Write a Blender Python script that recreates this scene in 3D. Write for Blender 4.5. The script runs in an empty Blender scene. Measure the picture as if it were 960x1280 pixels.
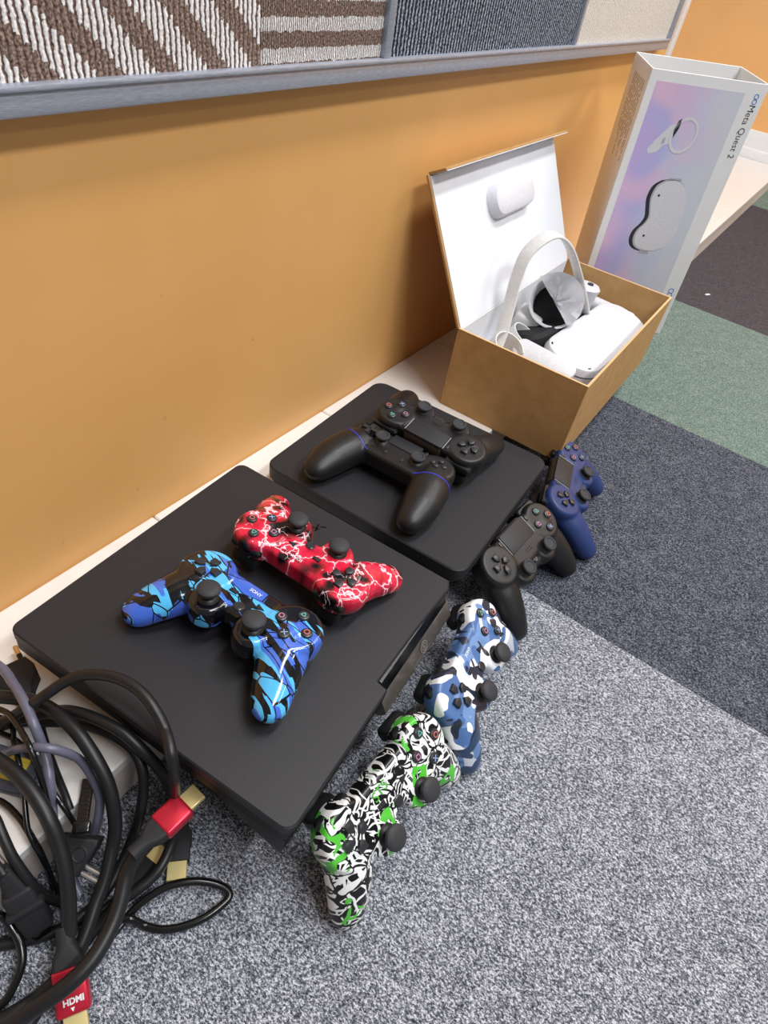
import bpy, bmesh, math, random
from mathutils import Vector, Matrix, Euler
from mathutils.bvhtree import BVHTree

S = bpy.context.scene
COL = S.collection
U = 0.01075                       # metres per working unit (about a centimetre)
PI = math.pi
random.seed(4)

# ------------------------------------------------------------------ camera
cam = bpy.data.cameras.new('camera')
camo = bpy.data.objects.new('camera', cam)
COL.objects.link(camo)
camo.location = (-13.003*U, -44.101*U, 52.007*U)
camo.rotation_euler = (0.8055, -0.1454, -0.9490)
cam.sensor_fit = 'VERTICAL'
cam.sensor_height = 24.0
cam.lens = 24.0*791.4/1280.0
cam.clip_start = 0.02
S.camera = camo

# ------------------------------------------------------------------ world, lights, exposure
S.view_settings.view_transform = 'Standard'
S.view_settings.look = 'None'
S.view_settings.gamma = 1.0
S.view_settings.use_curve_mapping = False
S.view_settings.exposure = 0.0
w = bpy.data.worlds.new('room_light')
S.world = w
w.use_nodes = True
w.node_tree.nodes['Background'].inputs['Color'].default_value = (0.97, 0.985, 1.0, 1)
w.node_tree.nodes['Background'].inputs['Strength'].default_value = 0.2

def ceiling_light(x, y, z, sx, sy, watts, color=(0.98, 0.99, 1.0)):
    l = bpy.data.lights.new('ceiling_light', 'AREA')
    l.shape = 'RECTANGLE'
    l.size, l.size_y = sx*U, sy*U
    l.energy = watts
    l.color = color
    o = bpy.data.objects.new('ceiling_light', l)
    COL.objects.link(o)
    o.location = (x*U, y*U, z*U)
    return o
for (lx, ly, lw) in ((12, -160, 46), (88, -66, 38), (225, -160, 32), (248, -66, 16), (90, -290, 18)):
    ceiling_light(lx, ly, 236, 112, 28, lw)

# ------------------------------------------------------------------ helpers
def lin(r, g, b):
    f = lambda c: (c/255/12.92) if c/255 <= 0.04045 else ((c/255+0.055)/1.055)**2.4
    return (f(r), f(g), f(b), 1.0)

class NT:
    """tiny node-tree helper"""
    def __init__(s, name, rough=0.5, spec=0.5, metal=0.0, color=None):
        s.m = bpy.data.materials.new(name)
        s.m.use_nodes = True
        s.t = s.m.node_tree
        s.b = s.t.nodes['Principled BSDF']
        s.b.inputs['Roughness'].default_value = rough
        s.b.inputs['Specular IOR Level'].default_value = spec
        s.b.inputs['Metallic'].default_value = metal
        if color: s.b.inputs['Base Color'].default_value = color
    def n(s, typ, **kw):
        x = s.t.nodes.new('ShaderNode'+typ)
        for k, v in kw.items(): setattr(x, k, v)
        return x
    def l(s, a, b): s.t.links.new(a, b)
    def val(s, sock, v):
        if hasattr(v, 'is_linked') or isinstance(v, bpy.types.NodeSocket): s.l(v, sock)
        else: sock.default_value = v
    def coord(s, scale=(1, 1, 1), rot=(0, 0, 0)):
        c = s.n('TexCoord'); m = s.n('Mapping')
        s.l(c.outputs['Object'], m.inputs['Vector'])
        m.inputs['Scale'].default_value = scale
        m.inputs['Rotation'].default_value = rot
        return m.outputs['Vector']
    def math(s, op, a, b=None, c=None, clamp=False):
        x = s.n('Math', operation=op, use_clamp=clamp)
        s.val(x.inputs[0], a)
        if b is not None: s.val(x.inputs[1], b)
        if c is not None: s.val(x.inputs[2], c)
        return x.outputs[0]
    def vmath(s, op, a, b=None, sc=None):
        x = s.n('VectorMath', operation=op)
        s.val(x.inputs[0], a)
        if b is not None: s.val(x.inputs[1], b)
        if sc is not None: s.val(x.inputs['Scale'], sc)
        return x.outputs[0]
    def sep(s, v):
        x = s.n('SeparateXYZ'); s.l(v, x.inputs[0]); return x.outputs
    def noise(s, v, scale, detail=2, rough=0.5, dist=0.0, out='Fac'):
        x = s.n('TexNoise'); s.l(v, x.inputs['Vector'])
        x.inputs['Scale'].default_value = scale; x.inputs['Detail'].default_value = detail
        x.inputs['Roughness'].default_value = rough; x.inputs['Distortion'].default_value = dist
        return x.outputs[out]
    def voro(s, v, scale, feature='F1', metric='EUCLIDEAN', out='Distance', rnd=1.0):
        x = s.n('TexVoronoi', feature=feature)
        if feature not in ('DISTANCE_TO_EDGE', 'N_SPHERE_RADIUS'): x.distance = metric
        s.l(v, x.inputs['Vector'])
        x.inputs['Scale'].default_value = scale
        x.inputs['Randomness'].default_value = rnd
        return x.outputs[out]
    def ramp(s, fac, stops, mode='LINEAR'):
        x = s.n('ValToRGB'); s.l(fac, x.inputs[0])
        cr = x.color_ramp; cr.interpolation = mode
        while len(cr.elements) < len(stops): cr.elements.new(0.5)
        for e, (p, c) in zip(cr.elements, stops): e.position = p; e.color = c
        return x.outputs['Color']
    def mix(s, fac, a, b, mode='MIX'):
        x = s.n('Mix', data_type='RGBA', blend_type=mode)
        s.val(x.inputs[0], fac)
        s.val(x.inputs[6], a); s.val(x.inputs[7], b)
        return x.outputs[2]
    def base(s, c): s.l(c, s.b.inputs['Base Color'])
    def bump(s, h, strength=0.3, dist=0.001):
        x = s.n('Bump'); x.inputs['Strength'].default_value = strength; x.inputs['Distance'].default_value = dist
        s.l(h, x.inputs['Height']); s.l(x.outputs[0], s.b.inputs['Normal'])

def plain(name, rgb, rough=0.5, spec=0.5, metal=0.0, grain=None, coat=0.0):
    k = NT(name, rough, spec, metal, lin(*rgb))
    v = k.coord((1/U, 1/U, 1/U))
    nz = k.noise(v, grain[0] if grain else 3.0, 3)
    amt = grain[1] if grain else 0.06
    dark = tuple(c*(1-amt) for c in lin(*rgb)[:3])+(1,); lite = tuple(min(1, c*(1+amt)) for c in lin(*rgb)[:3])+(1,)
    k.base(k.ramp(nz, [(0.3, dark), (0.7, lite)]))
    if grain and len(grain) > 2: k.bump(nz, grain[2], 0.0006)
    if coat: k.b.inputs['Coat Weight'].default_value = coat; k.b.inputs['Coat Roughness'].default_value = 0.08
    return k.m

def tag(o, label, cat, group=None):
    o['label'] = label; o['category'] = cat
    if group: o['group'] = group
    return o
def thing(name, label, cat, loc=(0, 0, 0), R=None, group=None):
    o = bpy.data.objects.new(name, None); COL.objects.link(o)
    o.empty_display_size = 0.02
    M = Matrix.Translation(Vector(loc)*U)
    if R is not None: M = M @ R.to_4x4()
    o.matrix_world = M
    return tag(o, label, cat, group)
def smooth_by_angle(me, ang=35):
    bm = bmesh.new(); bm.from_mesh(me)
    for f in bm.faces: f.smooth = True
    for e in bm.edges:
        if len(e.link_faces) == 2 and e.calc_face_angle(0) > math.radians(ang): e.smooth = False
    bm.to_mesh(me); bm.free()
def mesh(name, bm, k=U, ang=35, off=None):
    if off is not None: bmesh.ops.translate(bm, verts=bm.verts, vec=-Vector(off))
    bmesh.ops.scale(bm, vec=(k, k, k), verts=bm.verts)
    bmesh.ops.recalc_face_normals(bm, faces=bm.faces)
    for f in bm.faces: f.smooth = True
    for e in bm.edges:
        if len(e.link_faces) == 2 and e.calc_face_angle(0) > math.radians(ang): e.smooth = False
    me = bpy.data.meshes.new(name); bm.to_mesh(me); bm.free()
    return me
def link(name, me, mat, parent=None, label=None):
    o = bpy.data.objects.new(name, me); COL.objects.link(o)
    if mat is not None and not me.materials: me.materials.append(mat)
    if parent is not None: o.parent = parent
    if label: o['label'] = label
    return o
def part(name, bm, mat, parent, k=U, ang=35, off=None, label=None):
    return link(name, mesh(name, bm, k, ang, off), mat, parent, label)
def struct(name, bm, mat, parent=None):
    o = part(name, bm, mat, parent)
    if parent is None: o['kind'] = 'structure'
    return o
def root_off(o):                       # a thing's place in working units, for parts given in world units
    return Vector(o.location)/U

def B(): return bmesh.new()
def join(*bms):
    a = bms[0]
    for b in bms[1:]:
        me = bpy.data.meshes.new('t'); b.to_mesh(me); a.from_mesh(me); bpy.data.meshes.remove(me); b.free()
    return a
def xf(bm, M):
    bmesh.ops.transform(bm, matrix=M, verts=bm.verts); return bm
def T(x, y, z): return Matrix.Translation((x, y, z))
def RX(a): return Matrix.Rotation(a, 4, 'X')
def RY(a): return Matrix.Rotation(a, 4, 'Y')
def RZ(a): return Matrix.Rotation(a, 4, 'Z')
def box(c, s, r=0.0, seg=2):
    bm = B(); bmesh.ops.create_cube(bm, size=1.0)
    bmesh.ops.scale(bm, vec=s, verts=bm.verts)
    if r > 0: bmesh.ops.bevel(bm, geom=bm.edges[:], offset=min(r, min(s)*0.49), segments=seg, affect='EDGES', profile=0.5)
    bmesh.ops.translate(bm, verts=bm.verts, vec=c)
    return bm
def box2(a, b, r=0.0, seg=2):
    return box([(p+q)/2 for p, q in zip(a, b)], [abs(q-p) for p, q in zip(a, b)], r, seg)
def prism(pts, z0, z1, r=0.0, seg=2):
    bm = B()
    lo = [bm.verts.new((x, y, z0)) for x, y in pts]; hi = [bm.verts.new((x, y, z1)) for x, y in pts]
    n = len(pts)
    top = bm.faces.new(hi); bm.faces.new(lo[::-1])
    for i in range(n): bm.faces.new((lo[i], lo[(i+1) % n], hi[(i+1) % n], hi[i]))
    bm.normal_update()
    if r > 0: bmesh.ops.bevel(bm, geom=list(top.edges), offset=r, segments=seg, affect='EDGES', profile=0.5)
    return bm
def lathe(prof, seg=32, closed=True):
    bm = B(); rings = []
    for r, z in prof:
        if r < 1e-5: rings.append([bm.verts.new((0, 0, z))])
        else: rings.append([bm.verts.new((r*math.cos(2*PI*i/seg), r*math.sin(2*PI*i/seg), z)) for i in range(seg)])
    for a, b in zip(rings, rings[1:]):
        for i in range(seg):
            j = (i+1) % seg
            if len(a) == 1 and len(b) == 1: break
            if len(a) == 1: bm.faces.new((a[0], b[i], b[j]))
            elif len(b) == 1: bm.faces.new((a[i], a[j], b[0]))
            else: bm.faces.new((a[i], a[j], b[j], b[i]))
    if closed:
        for rg, rev in ((rings[0], True), (rings[-1], False)):
            if len(rg) > 1: bm.faces.new(rg[::-1] if rev else rg)
    return bm
def rrect(hx, hy, r, seg=5):
    r = min(r, hx*0.999, hy*0.999); pts = []
    for cx, cy, a0 in ((hx-r, hy-r, 0), (-hx+r, hy-r, PI/2), (-hx+r, -hy+r, PI), (hx-r, -hy+r, 1.5*PI)):
        for i in range(seg+1):
            a = a0+PI/2*i/seg; pts.append((cx+r*math.cos(a), cy+r*math.sin(a)))
    return pts
def loft(levels):                      # [(pts2d, z)] with equal counts, capped
    bm = B(); rings = [[bm.verts.new((x, y, z)) for x, y in p] for p, z in levels]
    n = len(rings[0])
    for a, b in zip(rings, rings[1:]):
        for i in range(n): bm.faces.new((a[i], a[(i+1) % n], b[(i+1) % n], b[i]))
    bm.faces.new(rings[0]); bm.faces.new(rings[-1])
    return bm
def spline(pts, per=8):
    P = [Vector(p) for p in pts]; out = []
    for i in range(len(P)-1):
        p0 = P[max(i-1, 0)]; p1 = P[i]; p2 = P[i+1]; p3 = P[min(i+2, len(P)-1)]
        for k in range(per):
            t = k/per
            out.append(0.5*((2*p1)+(p2-p0)*t+(2*p0-5*p1+4*p2-p3)*t*t+(3*p1-p0-3*p2+p3)*t**3))
    out.append(P[-1]); return out
def tube(pts, r, seg=10, per=6, smooth=True, flat=1.0, up=(0, 0, 1)):
    P = spline(pts, per) if smooth else [Vector(p) for p in pts]
    n = len(P); rs = r if isinstance(r, (list, tuple)) else None
    bm = B(); rings = []; prev = None
    for i, p in enumerate(P):
        d = (P[min(i+1, n-1)]-P[max(i-1, 0)]).normalized()
        if prev is None:
            a = Vector(up).cross(d)
            if a.length < 1e-3: a = Vector((1, 0, 0)).cross(d)
        else: a = prev-d*prev.dot(d)
        a.normalize(); prev = a; b = d.cross(a)
        if rs:
            f = i/(n-1)*(len(rs)-1); j = min(int(f), len(rs)-2); rr = rs[j]+(rs[j+1]-rs[j])*(f-j)
        else: rr = r
        rings.append([bm.verts.new(p+a*(rr*math.cos(2*PI*q/seg))+b*(rr*flat*math.sin(2*PI*q/seg))) for q in range(seg)])
    for a, b in zip(rings, rings[1:]):
        for q in range(seg): bm.faces.new((a[q], a[(q+1) % seg], b[(q+1) % seg], b[q]))
    bm.faces.new(rings[0][::-1]); bm.faces.new(rings[-1])
    return bm
def ribbon(pts, wdt, th, per=6, up=(0, 0, 1)):
    """flat strap: rectangular section swept along a path; the width runs along 'up' made square to the path"""
    P = spline(pts, per); n = len(P); bm = B(); rings = []
    for i, p in enumerate(P):
        d = (P[min(i+1, n-1)]-P[max(i-1, 0)]).normalized()
        u = Vector(up); u = (u-d*u.dot(d)).normalized(); v = d.cross(u)
        rings.append([bm.verts.new(p+u*(a*wdt/2)+v*(b*th/2)) for a, b in ((1, .5), (.85, 1), (-.85, 1), (-1, .5), (-1, -.5), (-.85, -1), (.85, -1), (1, -.5))])
    for a, b in zip(rings, rings[1:]):
        for q in range(8): bm.faces.new((a[q], a[(q+1) % 8], b[(q+1) % 8], b[q]))
    bm.faces.new(rings[0][::-1]); bm.faces.new(rings[-1])
    return bm
def sweep_spheres(pts, rs, per=8, squash=1.0):
    P = spline(pts, per); n = len(P); bm = None
    for i, p in enumerate(P):
        f = i/(n-1)*(len(rs)-1); j = min(int(f), len(rs)-2); r = rs[j]+(rs[j+1]-rs[j])*(f-j)
        b = B(); bmesh.ops.create_icosphere(b, subdivisions=3, radius=r); bmesh.ops.scale(b, vec=(1, 1, squash), verts=b.verts); bmesh.ops.translate(b, verts=b.verts, vec=p)
        bm = b if bm is None else join(bm, b)
    return bm
def text_bm(s, size, th=0.02, font_bold=0.0):
    cu = bpy.data.curves.new('t', 'FONT'); cu.body = s; cu.size = size; cu.extrude = th/2; cu.offset = font_bold
    cu.align_x = 'CENTER'; cu.align_y = 'CENTER'; cu.resolution_u = 3
    o = bpy.data.objects.new('t', cu); COL.objects.link(o)
    dg = bpy.context.evaluated_depsgraph_get(); dg.update()
    me = bpy.data.meshes.new_from_object(o.evaluated_get(dg))
    bm = B(); bm.from_mesh(me)
    bpy.data.objects.remove(o); bpy.data.curves.remove(cu); bpy.data.meshes.remove(me)
    return bm
def fuse(bm, voxel, it):
    """union of overlapping solids into one smooth skin"""
    me = bpy.data.meshes.new('t'); bm.to_mesh(me); bm.free()
    o = bpy.data.objects.new('t', me); COL.objects.link(o)
    m = o.modifiers.new('r', 'REMESH'); m.mode = 'VOXEL'; m.voxel_size = voxel
    m2 = o.modifiers.new('s', 'SMOOTH'); m2.factor = 0.5; m2.iterations = it
    dg = bpy.context.evaluated_depsgraph_get(); dg.update()
    out = bpy.data.meshes.new_from_object(o.evaluated_get(dg))
    bpy.data.objects.remove(o); bpy.data.meshes.remove(me)
    return out

# ------------------------------------------------------------------ materials
def carpet_mat(name, dark, mid, lite, scl=1.0):
    k = NT(name, 0.95, 0.1)
    v = k.coord((1/U, 1/U, 1/U))
    mp = k.n('Mapping'); k.l(v, mp.inputs['Vector']); mp.inputs['Scale'].default_value = (1.0, 0.62, 1.0); mp.inputs['Rotation'].default_value = (0, 0, 0.12)
    a = k.noise(mp.outputs[0], 7.6*scl, 3, 0.78)
    b = k.noise(v, 0.55, 2)
    c = k.voro(mp.outputs[0], 6.6*scl)
    f = k.math('ADD', k.math('MULTIPLY', a, 0.93), k.math('MULTIPLY', b, 0.07))
    k.base(k.ramp(f, [(0.38, lin(*dark)), (0.5, lin(*mid)), (0.61, lin(*lite))]))
    k.bump(k.math('SUBTRACT', k.math('MULTIPLY', a, 1.2), c), 0.55, 0.0022)
    return k.m
M_CARP = {'light': carpet_mat('light_grey_carpet', (44, 47, 56), (118, 122, 132), (214, 217, 225)),
          'navy': carpet_mat('dark_blue_grey_carpet', (24, 26, 34), (60, 64, 75), (134, 138, 150)),
          'green': carpet_mat('sage_green_carpet', (66, 84, 77), (106, 124, 115), (150, 164, 156)),
          'brown': carpet_mat('brown_grey_carpet', (50, 46, 50), (74, 69, 74), (102, 97, 101))}
M_BASEF = plain('floor_screed', (90, 90, 90), 0.9)

k = NT('orange_wall_paint', 0.42, 0.35)
v = k.coord((1/U, 1/U, 1/U))
big = k.noise(v, 0.05, 3)
c = k.ramp(big, [(0.3, lin(218, 166, 100)), (0.7, lin(226, 174, 108))])
scr = k.noise(v, 0.22, 4, 0.6, 1.5)
sp = k.noise(v, 1.6, 2)
mask = k.math('MULTIPLY', k.math('GREATER_THAN', scr, 0.69), k.math('GREATER_THAN', sp, 0.6))
c = k.mix(k.math('MULTIPLY', mask, 0.35), c, lin(150, 100, 45))
k.base(c); k.bump(k.noise(v, 1.3, 3), 0.05, 0.001)
M_WALL = k.m
M_WALL2 = plain('orange_wall_paint_back_lit', (250, 186, 118), 0.5, 0.35, grain=(0.1, 0.03))  # orange paint made lighter: the far wall's stronger light is in the colour
M_TRIM = plain('white_trim_paint', (238, 236, 234), 0.35)
M_LEDGE = plain('white_ledge_tile', (234, 230, 226), 0.28, 0.5, grain=(0.4, 0.03))
M_FASC = plain('beige_ledge_front', (224, 212, 202), 0.45, grain=(0.3, 0.04))
M_ALU = NT('brushed_aluminium', 0.38, 0.5, 0.35, lin(196, 200, 208))
v = M_ALU.coord((0.6/U, 9/U, 9/U)); nz = M_ALU.noise(v, 2.0, 3)
M_ALU.base(M_ALU.ramp(nz, [(0.3, lin(150, 156, 170)), (0.7, lin(184, 189, 202))])); M_ALU.bump(nz, 0.08, 0.0004); M_ALU = M_ALU.m

def ribbed_mat(name, kind):
    k = NT(name, 0.95, 0.1)
    v = k.coord((1/U, 1/U, 1/U)); x, y, z = k.sep(v)
    wob = k.math('MULTIPLY', k.math('SUBTRACT', k.noise(v, 1.8, 2), 0.5), 0.35)
    if kind == 'zigzag':
        rw = 0.47
        ri = k.math('FLOOR', k.math('DIVIDE', k.math('ADD', x, wob), rw))
        ph = k.math('ADD', k.math('DIVIDE', z, 4.6), k.math('MULTIPLY', ri, 0.1))
        ph = k.math('ADD', ph, k.math('MULTIPLY', k.noise(v, 2.4, 2), 0.22))
        white = k.math('LESS_THAN', k.math('FRACT', ph), 0.56)
        rib = k.math('ABSOLUTE', k.math('SINE', k.math('MULTIPLY', k.math('ADD', x, wob), PI/rw)))
        fine = k.noise(v, 5.5, 2)
    elif kind == 'bands':
        rw = 0.25
        ph = k.math('ADD', k.math('DIVIDE', z, 2.1), k.math('MULTIPLY', k.noise(v, 2.4, 2), 0.25))
        white = k.math('LESS_THAN', k.math('FRACT', ph), 0.46)
        rib = k.math('ABSOLUTE', k.math('SINE', k.math('MULTIPLY', k.math('ADD', x, wob), PI/rw)))
        fine = k.noise(v, 5.5, 2)
    else:
        rw = 0.62
        rib = k.math('ABSOLUTE', k.math('SINE', k.math('MULTIPLY', k.math('ADD', x, wob), PI/rw)))
        fine = k.noise(v, 4.2, 3, 0.65)
    if kind in ('zigzag', 'bands'):
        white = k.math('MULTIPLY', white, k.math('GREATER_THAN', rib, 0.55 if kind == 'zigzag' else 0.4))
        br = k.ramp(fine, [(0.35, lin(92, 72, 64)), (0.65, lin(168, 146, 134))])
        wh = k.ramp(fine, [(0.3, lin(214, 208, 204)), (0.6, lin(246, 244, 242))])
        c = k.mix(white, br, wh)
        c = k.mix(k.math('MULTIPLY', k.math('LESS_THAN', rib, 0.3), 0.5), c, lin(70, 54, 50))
        h = k.math('ADD', k.math('MULTIPLY', rib, 1.0), k.math('MULTIPLY', white, 0.5))
    elif kind == 'navy':
        f = k.math('ADD', k.math('MULTIPLY', rib, 0.32), k.math('MULTIPLY', fine, 0.8))
        c = k.ramp(f, [(0.46, lin(26, 28, 37)), (0.6, lin(62, 67, 80)), (0.78, lin(176, 182, 194))]); h = rib
    else:
        f = k.math('ADD', k.math('MULTIPLY', rib, 0.25), k.math('MULTIPLY', fine, 0.8))
        c = k.ramp(f, [(0.35, lin(186, 176, 166)), (0.55, lin(218, 210, 200)), (0.8, lin(240, 234, 226))]); h = rib
    k.base(c); k.bump(h, 0.8, 0.002)
    return k.m
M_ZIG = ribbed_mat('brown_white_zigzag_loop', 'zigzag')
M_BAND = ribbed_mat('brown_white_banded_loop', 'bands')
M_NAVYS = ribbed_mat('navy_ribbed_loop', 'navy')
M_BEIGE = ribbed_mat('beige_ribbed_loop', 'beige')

M_MATTE = plain('matte_black_console_plastic', (33, 33, 38), 0.5, 0.42, grain=(9, 0.25, 0.12))
M_MATTE2 = plain('matte_charcoal_console_plastic', (36, 36, 40), 0.56, 0.38, grain=(9, 0.2, 0.1))
M_GLOSS = plain('gloss_black_plastic', (12, 12, 13), 0.08, 0.6)
M_SIDE = plain('satin_gloss_black_side', (14, 14, 15), 0.5, 0.3)
M_DGLOSS = plain('gloss_black_carpet_reflection', (78, 73, 68), 0.16, 0.6)  # black gloss front; the carpet's brown-grey reflection is put into the colour
M_LOWER = plain('satin_black_plastic', (20, 20, 21), 0.4, 0.4)
M_BLK = plain('black_controller_plastic', (24, 24, 26), 0.42, 0.45, grain=(12, 0.15, 0.05))
M_BLKR = plain('black_rubber', (36, 36, 39), 0.62, 0.35, grain=(10, 0.15, 0.05))
M_STICK = plain('dark_grey_stick_rubber', (52, 53, 57), 0.6, 0.35, grain=(10, 0.1, 0.05))
M_BTN = plain('dark_button_plastic', (44, 45, 49), 0.3, 0.5)
M_NAVY = plain('navy_controller_plastic', (36, 54, 104), 0.45, 0.45, grain=(12, 0.08, 0.04))
M_PAD = plain('touchpad_plastic', (36, 38, 42), 0.5, 0.4, grain=(14, 0.2, 0.05))
M_TEAL = plain('teal_print', (112, 184, 176), 0.5)
M_PINK = plain('pink_print', (200, 140, 176), 0.5)
M_REDP = plain('red_print', (206, 110, 104), 0.5)
M_BLUEP = plain('pale_blue_print', (150, 178, 220), 0.5)
M_WHITEP = plain('white_print', (225, 225, 228), 0.5)
M_GREENP = plain('green_print', (78, 176, 58), 0.35)
M_ACC = plain('blue_accent_line', (58, 62, 190), 0.35)
M_LBAR = plain('smoked_light_bar', (60, 52, 44), 0.12, 0.6)
M_CLEAR = plain('silver_glint_plastic', (170, 170, 172), 0.15, 0.6)
KRAFT = NT('kraft_cardboard', 0.75, 0.25)
v = KRAFT.coord((1/U, 1/U, 1/U)); f = KRAFT.math('ADD', KRAFT.math('MULTIPLY', KRAFT.noise(v, 0.5, 3), 0.5), KRAFT.math('MULTIPLY', KRAFT.noise(v, 7, 3), 0.5))
KRAFT.base(KRAFT.ramp(f, [(0.35, lin(176, 136, 86)), (0.65, lin(196, 156, 104))])); KRAFT.bump(f, 0.1, 0.0004); M_KRAFT = KRAFT.m
M_KEDGE = plain('kraft_cut_edge', (214, 176, 126), 0.8)
M_LINER = plain('white_card_liner', (226, 228, 233), 0.55, 0.3, grain=(0.4, 0.02))
M_WPLA = plain('white_headset_plastic', (218, 218, 223), 0.38, 0.45)
M_WSTR = plain('white_strap_fabric', (222, 221, 219), 0.7, 0.3)
M_WSLEEVE = plain('white_sleeve_card', (232, 232, 232), 0.4, 0.4, grain=(0.3, 0.02))
M_FOAM = plain('black_foam', (26, 26, 29), 0.7, 0.3)
M_TXT = plain('dark_print_ink', (40, 44, 54), 0.5)
M_BLUEINK = plain('blue_print_ink', (60, 120, 200), 0.5)
M_CABLE = plain('black_cable_jacket', (26, 26, 28), 0.42, 0.45, grain=(6, 0.1))
M_CABLEG = plain('gloss_black_cable_jacket', (18, 18, 19), 0.2, 0.5)
M_GREYC = plain('grey_violet_cable_jacket', (98, 98, 116), 0.35, 0.5)
M_RED = NT('red_anodised_metal', 0.3, 0.5, 0.55, lin(208, 44, 66)).m
M_GOLD = NT('gold_plated_metal', 0.32, 0.5, 0.4, lin(226, 208, 146)).m
M_PIN = NT('nickel_pin', 0.25, 0.5, 0.9, lin(205, 205, 205)).m
M_BRASS = NT('brass_pin', 0.3, 0.5, 0.9, lin(206, 178, 132)).m
M_YEL = plain('yellow_plastic', (196, 172, 60), 0.4)
M_SLATE = plain('slate_grey_plastic', (76, 80, 96), 0.4)

# ------------------------------------------------------------------ printed controller shells
def print_lightning():
    k = NT('red_lightning_print', 0.2, 0.5)
    v = k.coord((1/U, 1/U, 0.45/U))
    n1 = k.n('TexNoise'); k.l(v, n1.inputs['Vector']); n1.inputs['Scale'].default_value = 0.8; n1.inputs['Detail'].default_value = 3
    d = k.vmath('ADD', v, k.vmath('SCALE', k.vmath('SUBTRACT', n1.outputs['Color'], (0.5, 0.5, 0.5)), sc=1.7))
    e = k.voro(d, 0.33, 'DISTANCE_TO_EDGE')
    e2 = k.voro(d, 0.8, 'DISTANCE_TO_EDGE')
    blk = k.noise(v, 0.42, 1)
    c = k.ramp(e, [(0.0, lin(226, 40, 74)), (0.2, lin(204, 26, 56)), (0.34, lin(140, 14, 38)), (0.46, lin(28, 10, 14))])
    c = k.mix(k.ramp(blk, [(0.52, (0, 0, 0, 1)), (0.62, (1, 1, 1, 1))]), c, lin(22, 14, 16))
    glow = k.ramp(e, [(0.0, (1, 1, 1, 1)), (0.09, (0, 0, 0, 1))])
    c = k.mix(k.math('MULTIPLY', glow, 0.8), c, lin(236, 60, 86))
    l1 = k.math('LESS_THAN', e, 0.016)
    l2 = k.math('MULTIPLY', k.math('LESS_THAN', e2, 0.016), k.math('GREATER_THAN', k.noise(v, 0.5, 1), 0.62))
    c = k.mix(k.math('MAXIMUM', l1, l2), c, lin(250, 214, 222))
    k.base(c); k.b.inputs['Coat Weight'].default_value = 0.3
    return k.m
def print_shards():
    k = NT('blue_shard_print', 0.14, 0.55)
    v = k.coord((1/U, 1/U, 0.5/U))
    mp = k.n('Mapping'); k.l(v, mp.inputs['Vector']); mp.inputs['Rotation'].default_value = (0, 0, 0.7); mp.inputs['Scale'].default_value = (0.34, 0.8, 0.6); mp.inputs['Location'].default_value = (1.7, 0.6, 0.3)
    u = mp.outputs[0]
    col = k.voro(u, 0.85, 'F1', 'MANHATTAN', 'Color')
    r = k.sep(col)
    base = k.ramp(r[0], [(0.0, lin(14, 15, 22)), (0.36, lin(66, 106, 210)), (0.58, lin(86, 186, 242)), (0.76, lin(58, 92, 190)), (0.90, lin(14, 15, 22))], 'CONSTANT')
    st = k.voro(k.vmath('MULTIPLY', u, (0.7, 3.6, 1.5)), 0.8, 'F1', 'CHEBYCHEV', 'Color')
    sr = k.sep(st)
    stripe = k.ramp(sr[1], [(0.0, lin(12, 12, 18)), (0.38, lin(88, 190, 244)), (0.64, lin(72, 114, 216)), (0.84, lin(12, 12, 18))], 'CONSTANT')
    c = k.mix(k.math('GREATER_THAN', r[1], 0.52), base, stripe)
    ed = k.voro(u, 0.85, 'DISTANCE_TO_EDGE')
    c = k.mix(k.math('LESS_THAN', ed, 0.022), c, lin(12, 13, 20))
    k.base(c); k.b.inputs['Coat Weight'].default_value = 0.5; k.b.inputs['Coat Roughness'].default_value = 0.06
    return k.m
def print_camo():
    k = NT('blue_camouflage_print', 0.3, 0.5)
    v = k.coord((1/U, 1/U, 0.6/U))
    a = k.noise(v, 0.30, 1, 0.5, 0.7); b = k.noise(k.vmath('ADD', v, (31, 7, 3)), 0.36, 1, 0.5, 0.8); d = k.noise(k.vmath('ADD', v, (5, 57, 11)), 0.42, 1, 0.5, 0.8)
    c = k.mix(k.math('GREATER_THAN', a, 0.49), lin(112, 146, 196), lin(78, 112, 164))
    c = k.mix(k.math('GREATER_THAN', b, 0.535), c, lin(240, 242, 246))
    c = k.mix(k.math('GREATER_THAN', d, 0.585), c, lin(38, 46, 64))
    c = k.mix(k.math('LESS_THAN', a, 0.365), c, lin(54, 50, 58))
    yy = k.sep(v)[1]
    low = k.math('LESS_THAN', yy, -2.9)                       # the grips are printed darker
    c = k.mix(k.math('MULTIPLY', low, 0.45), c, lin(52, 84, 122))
    k.base(c); return k.m
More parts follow.
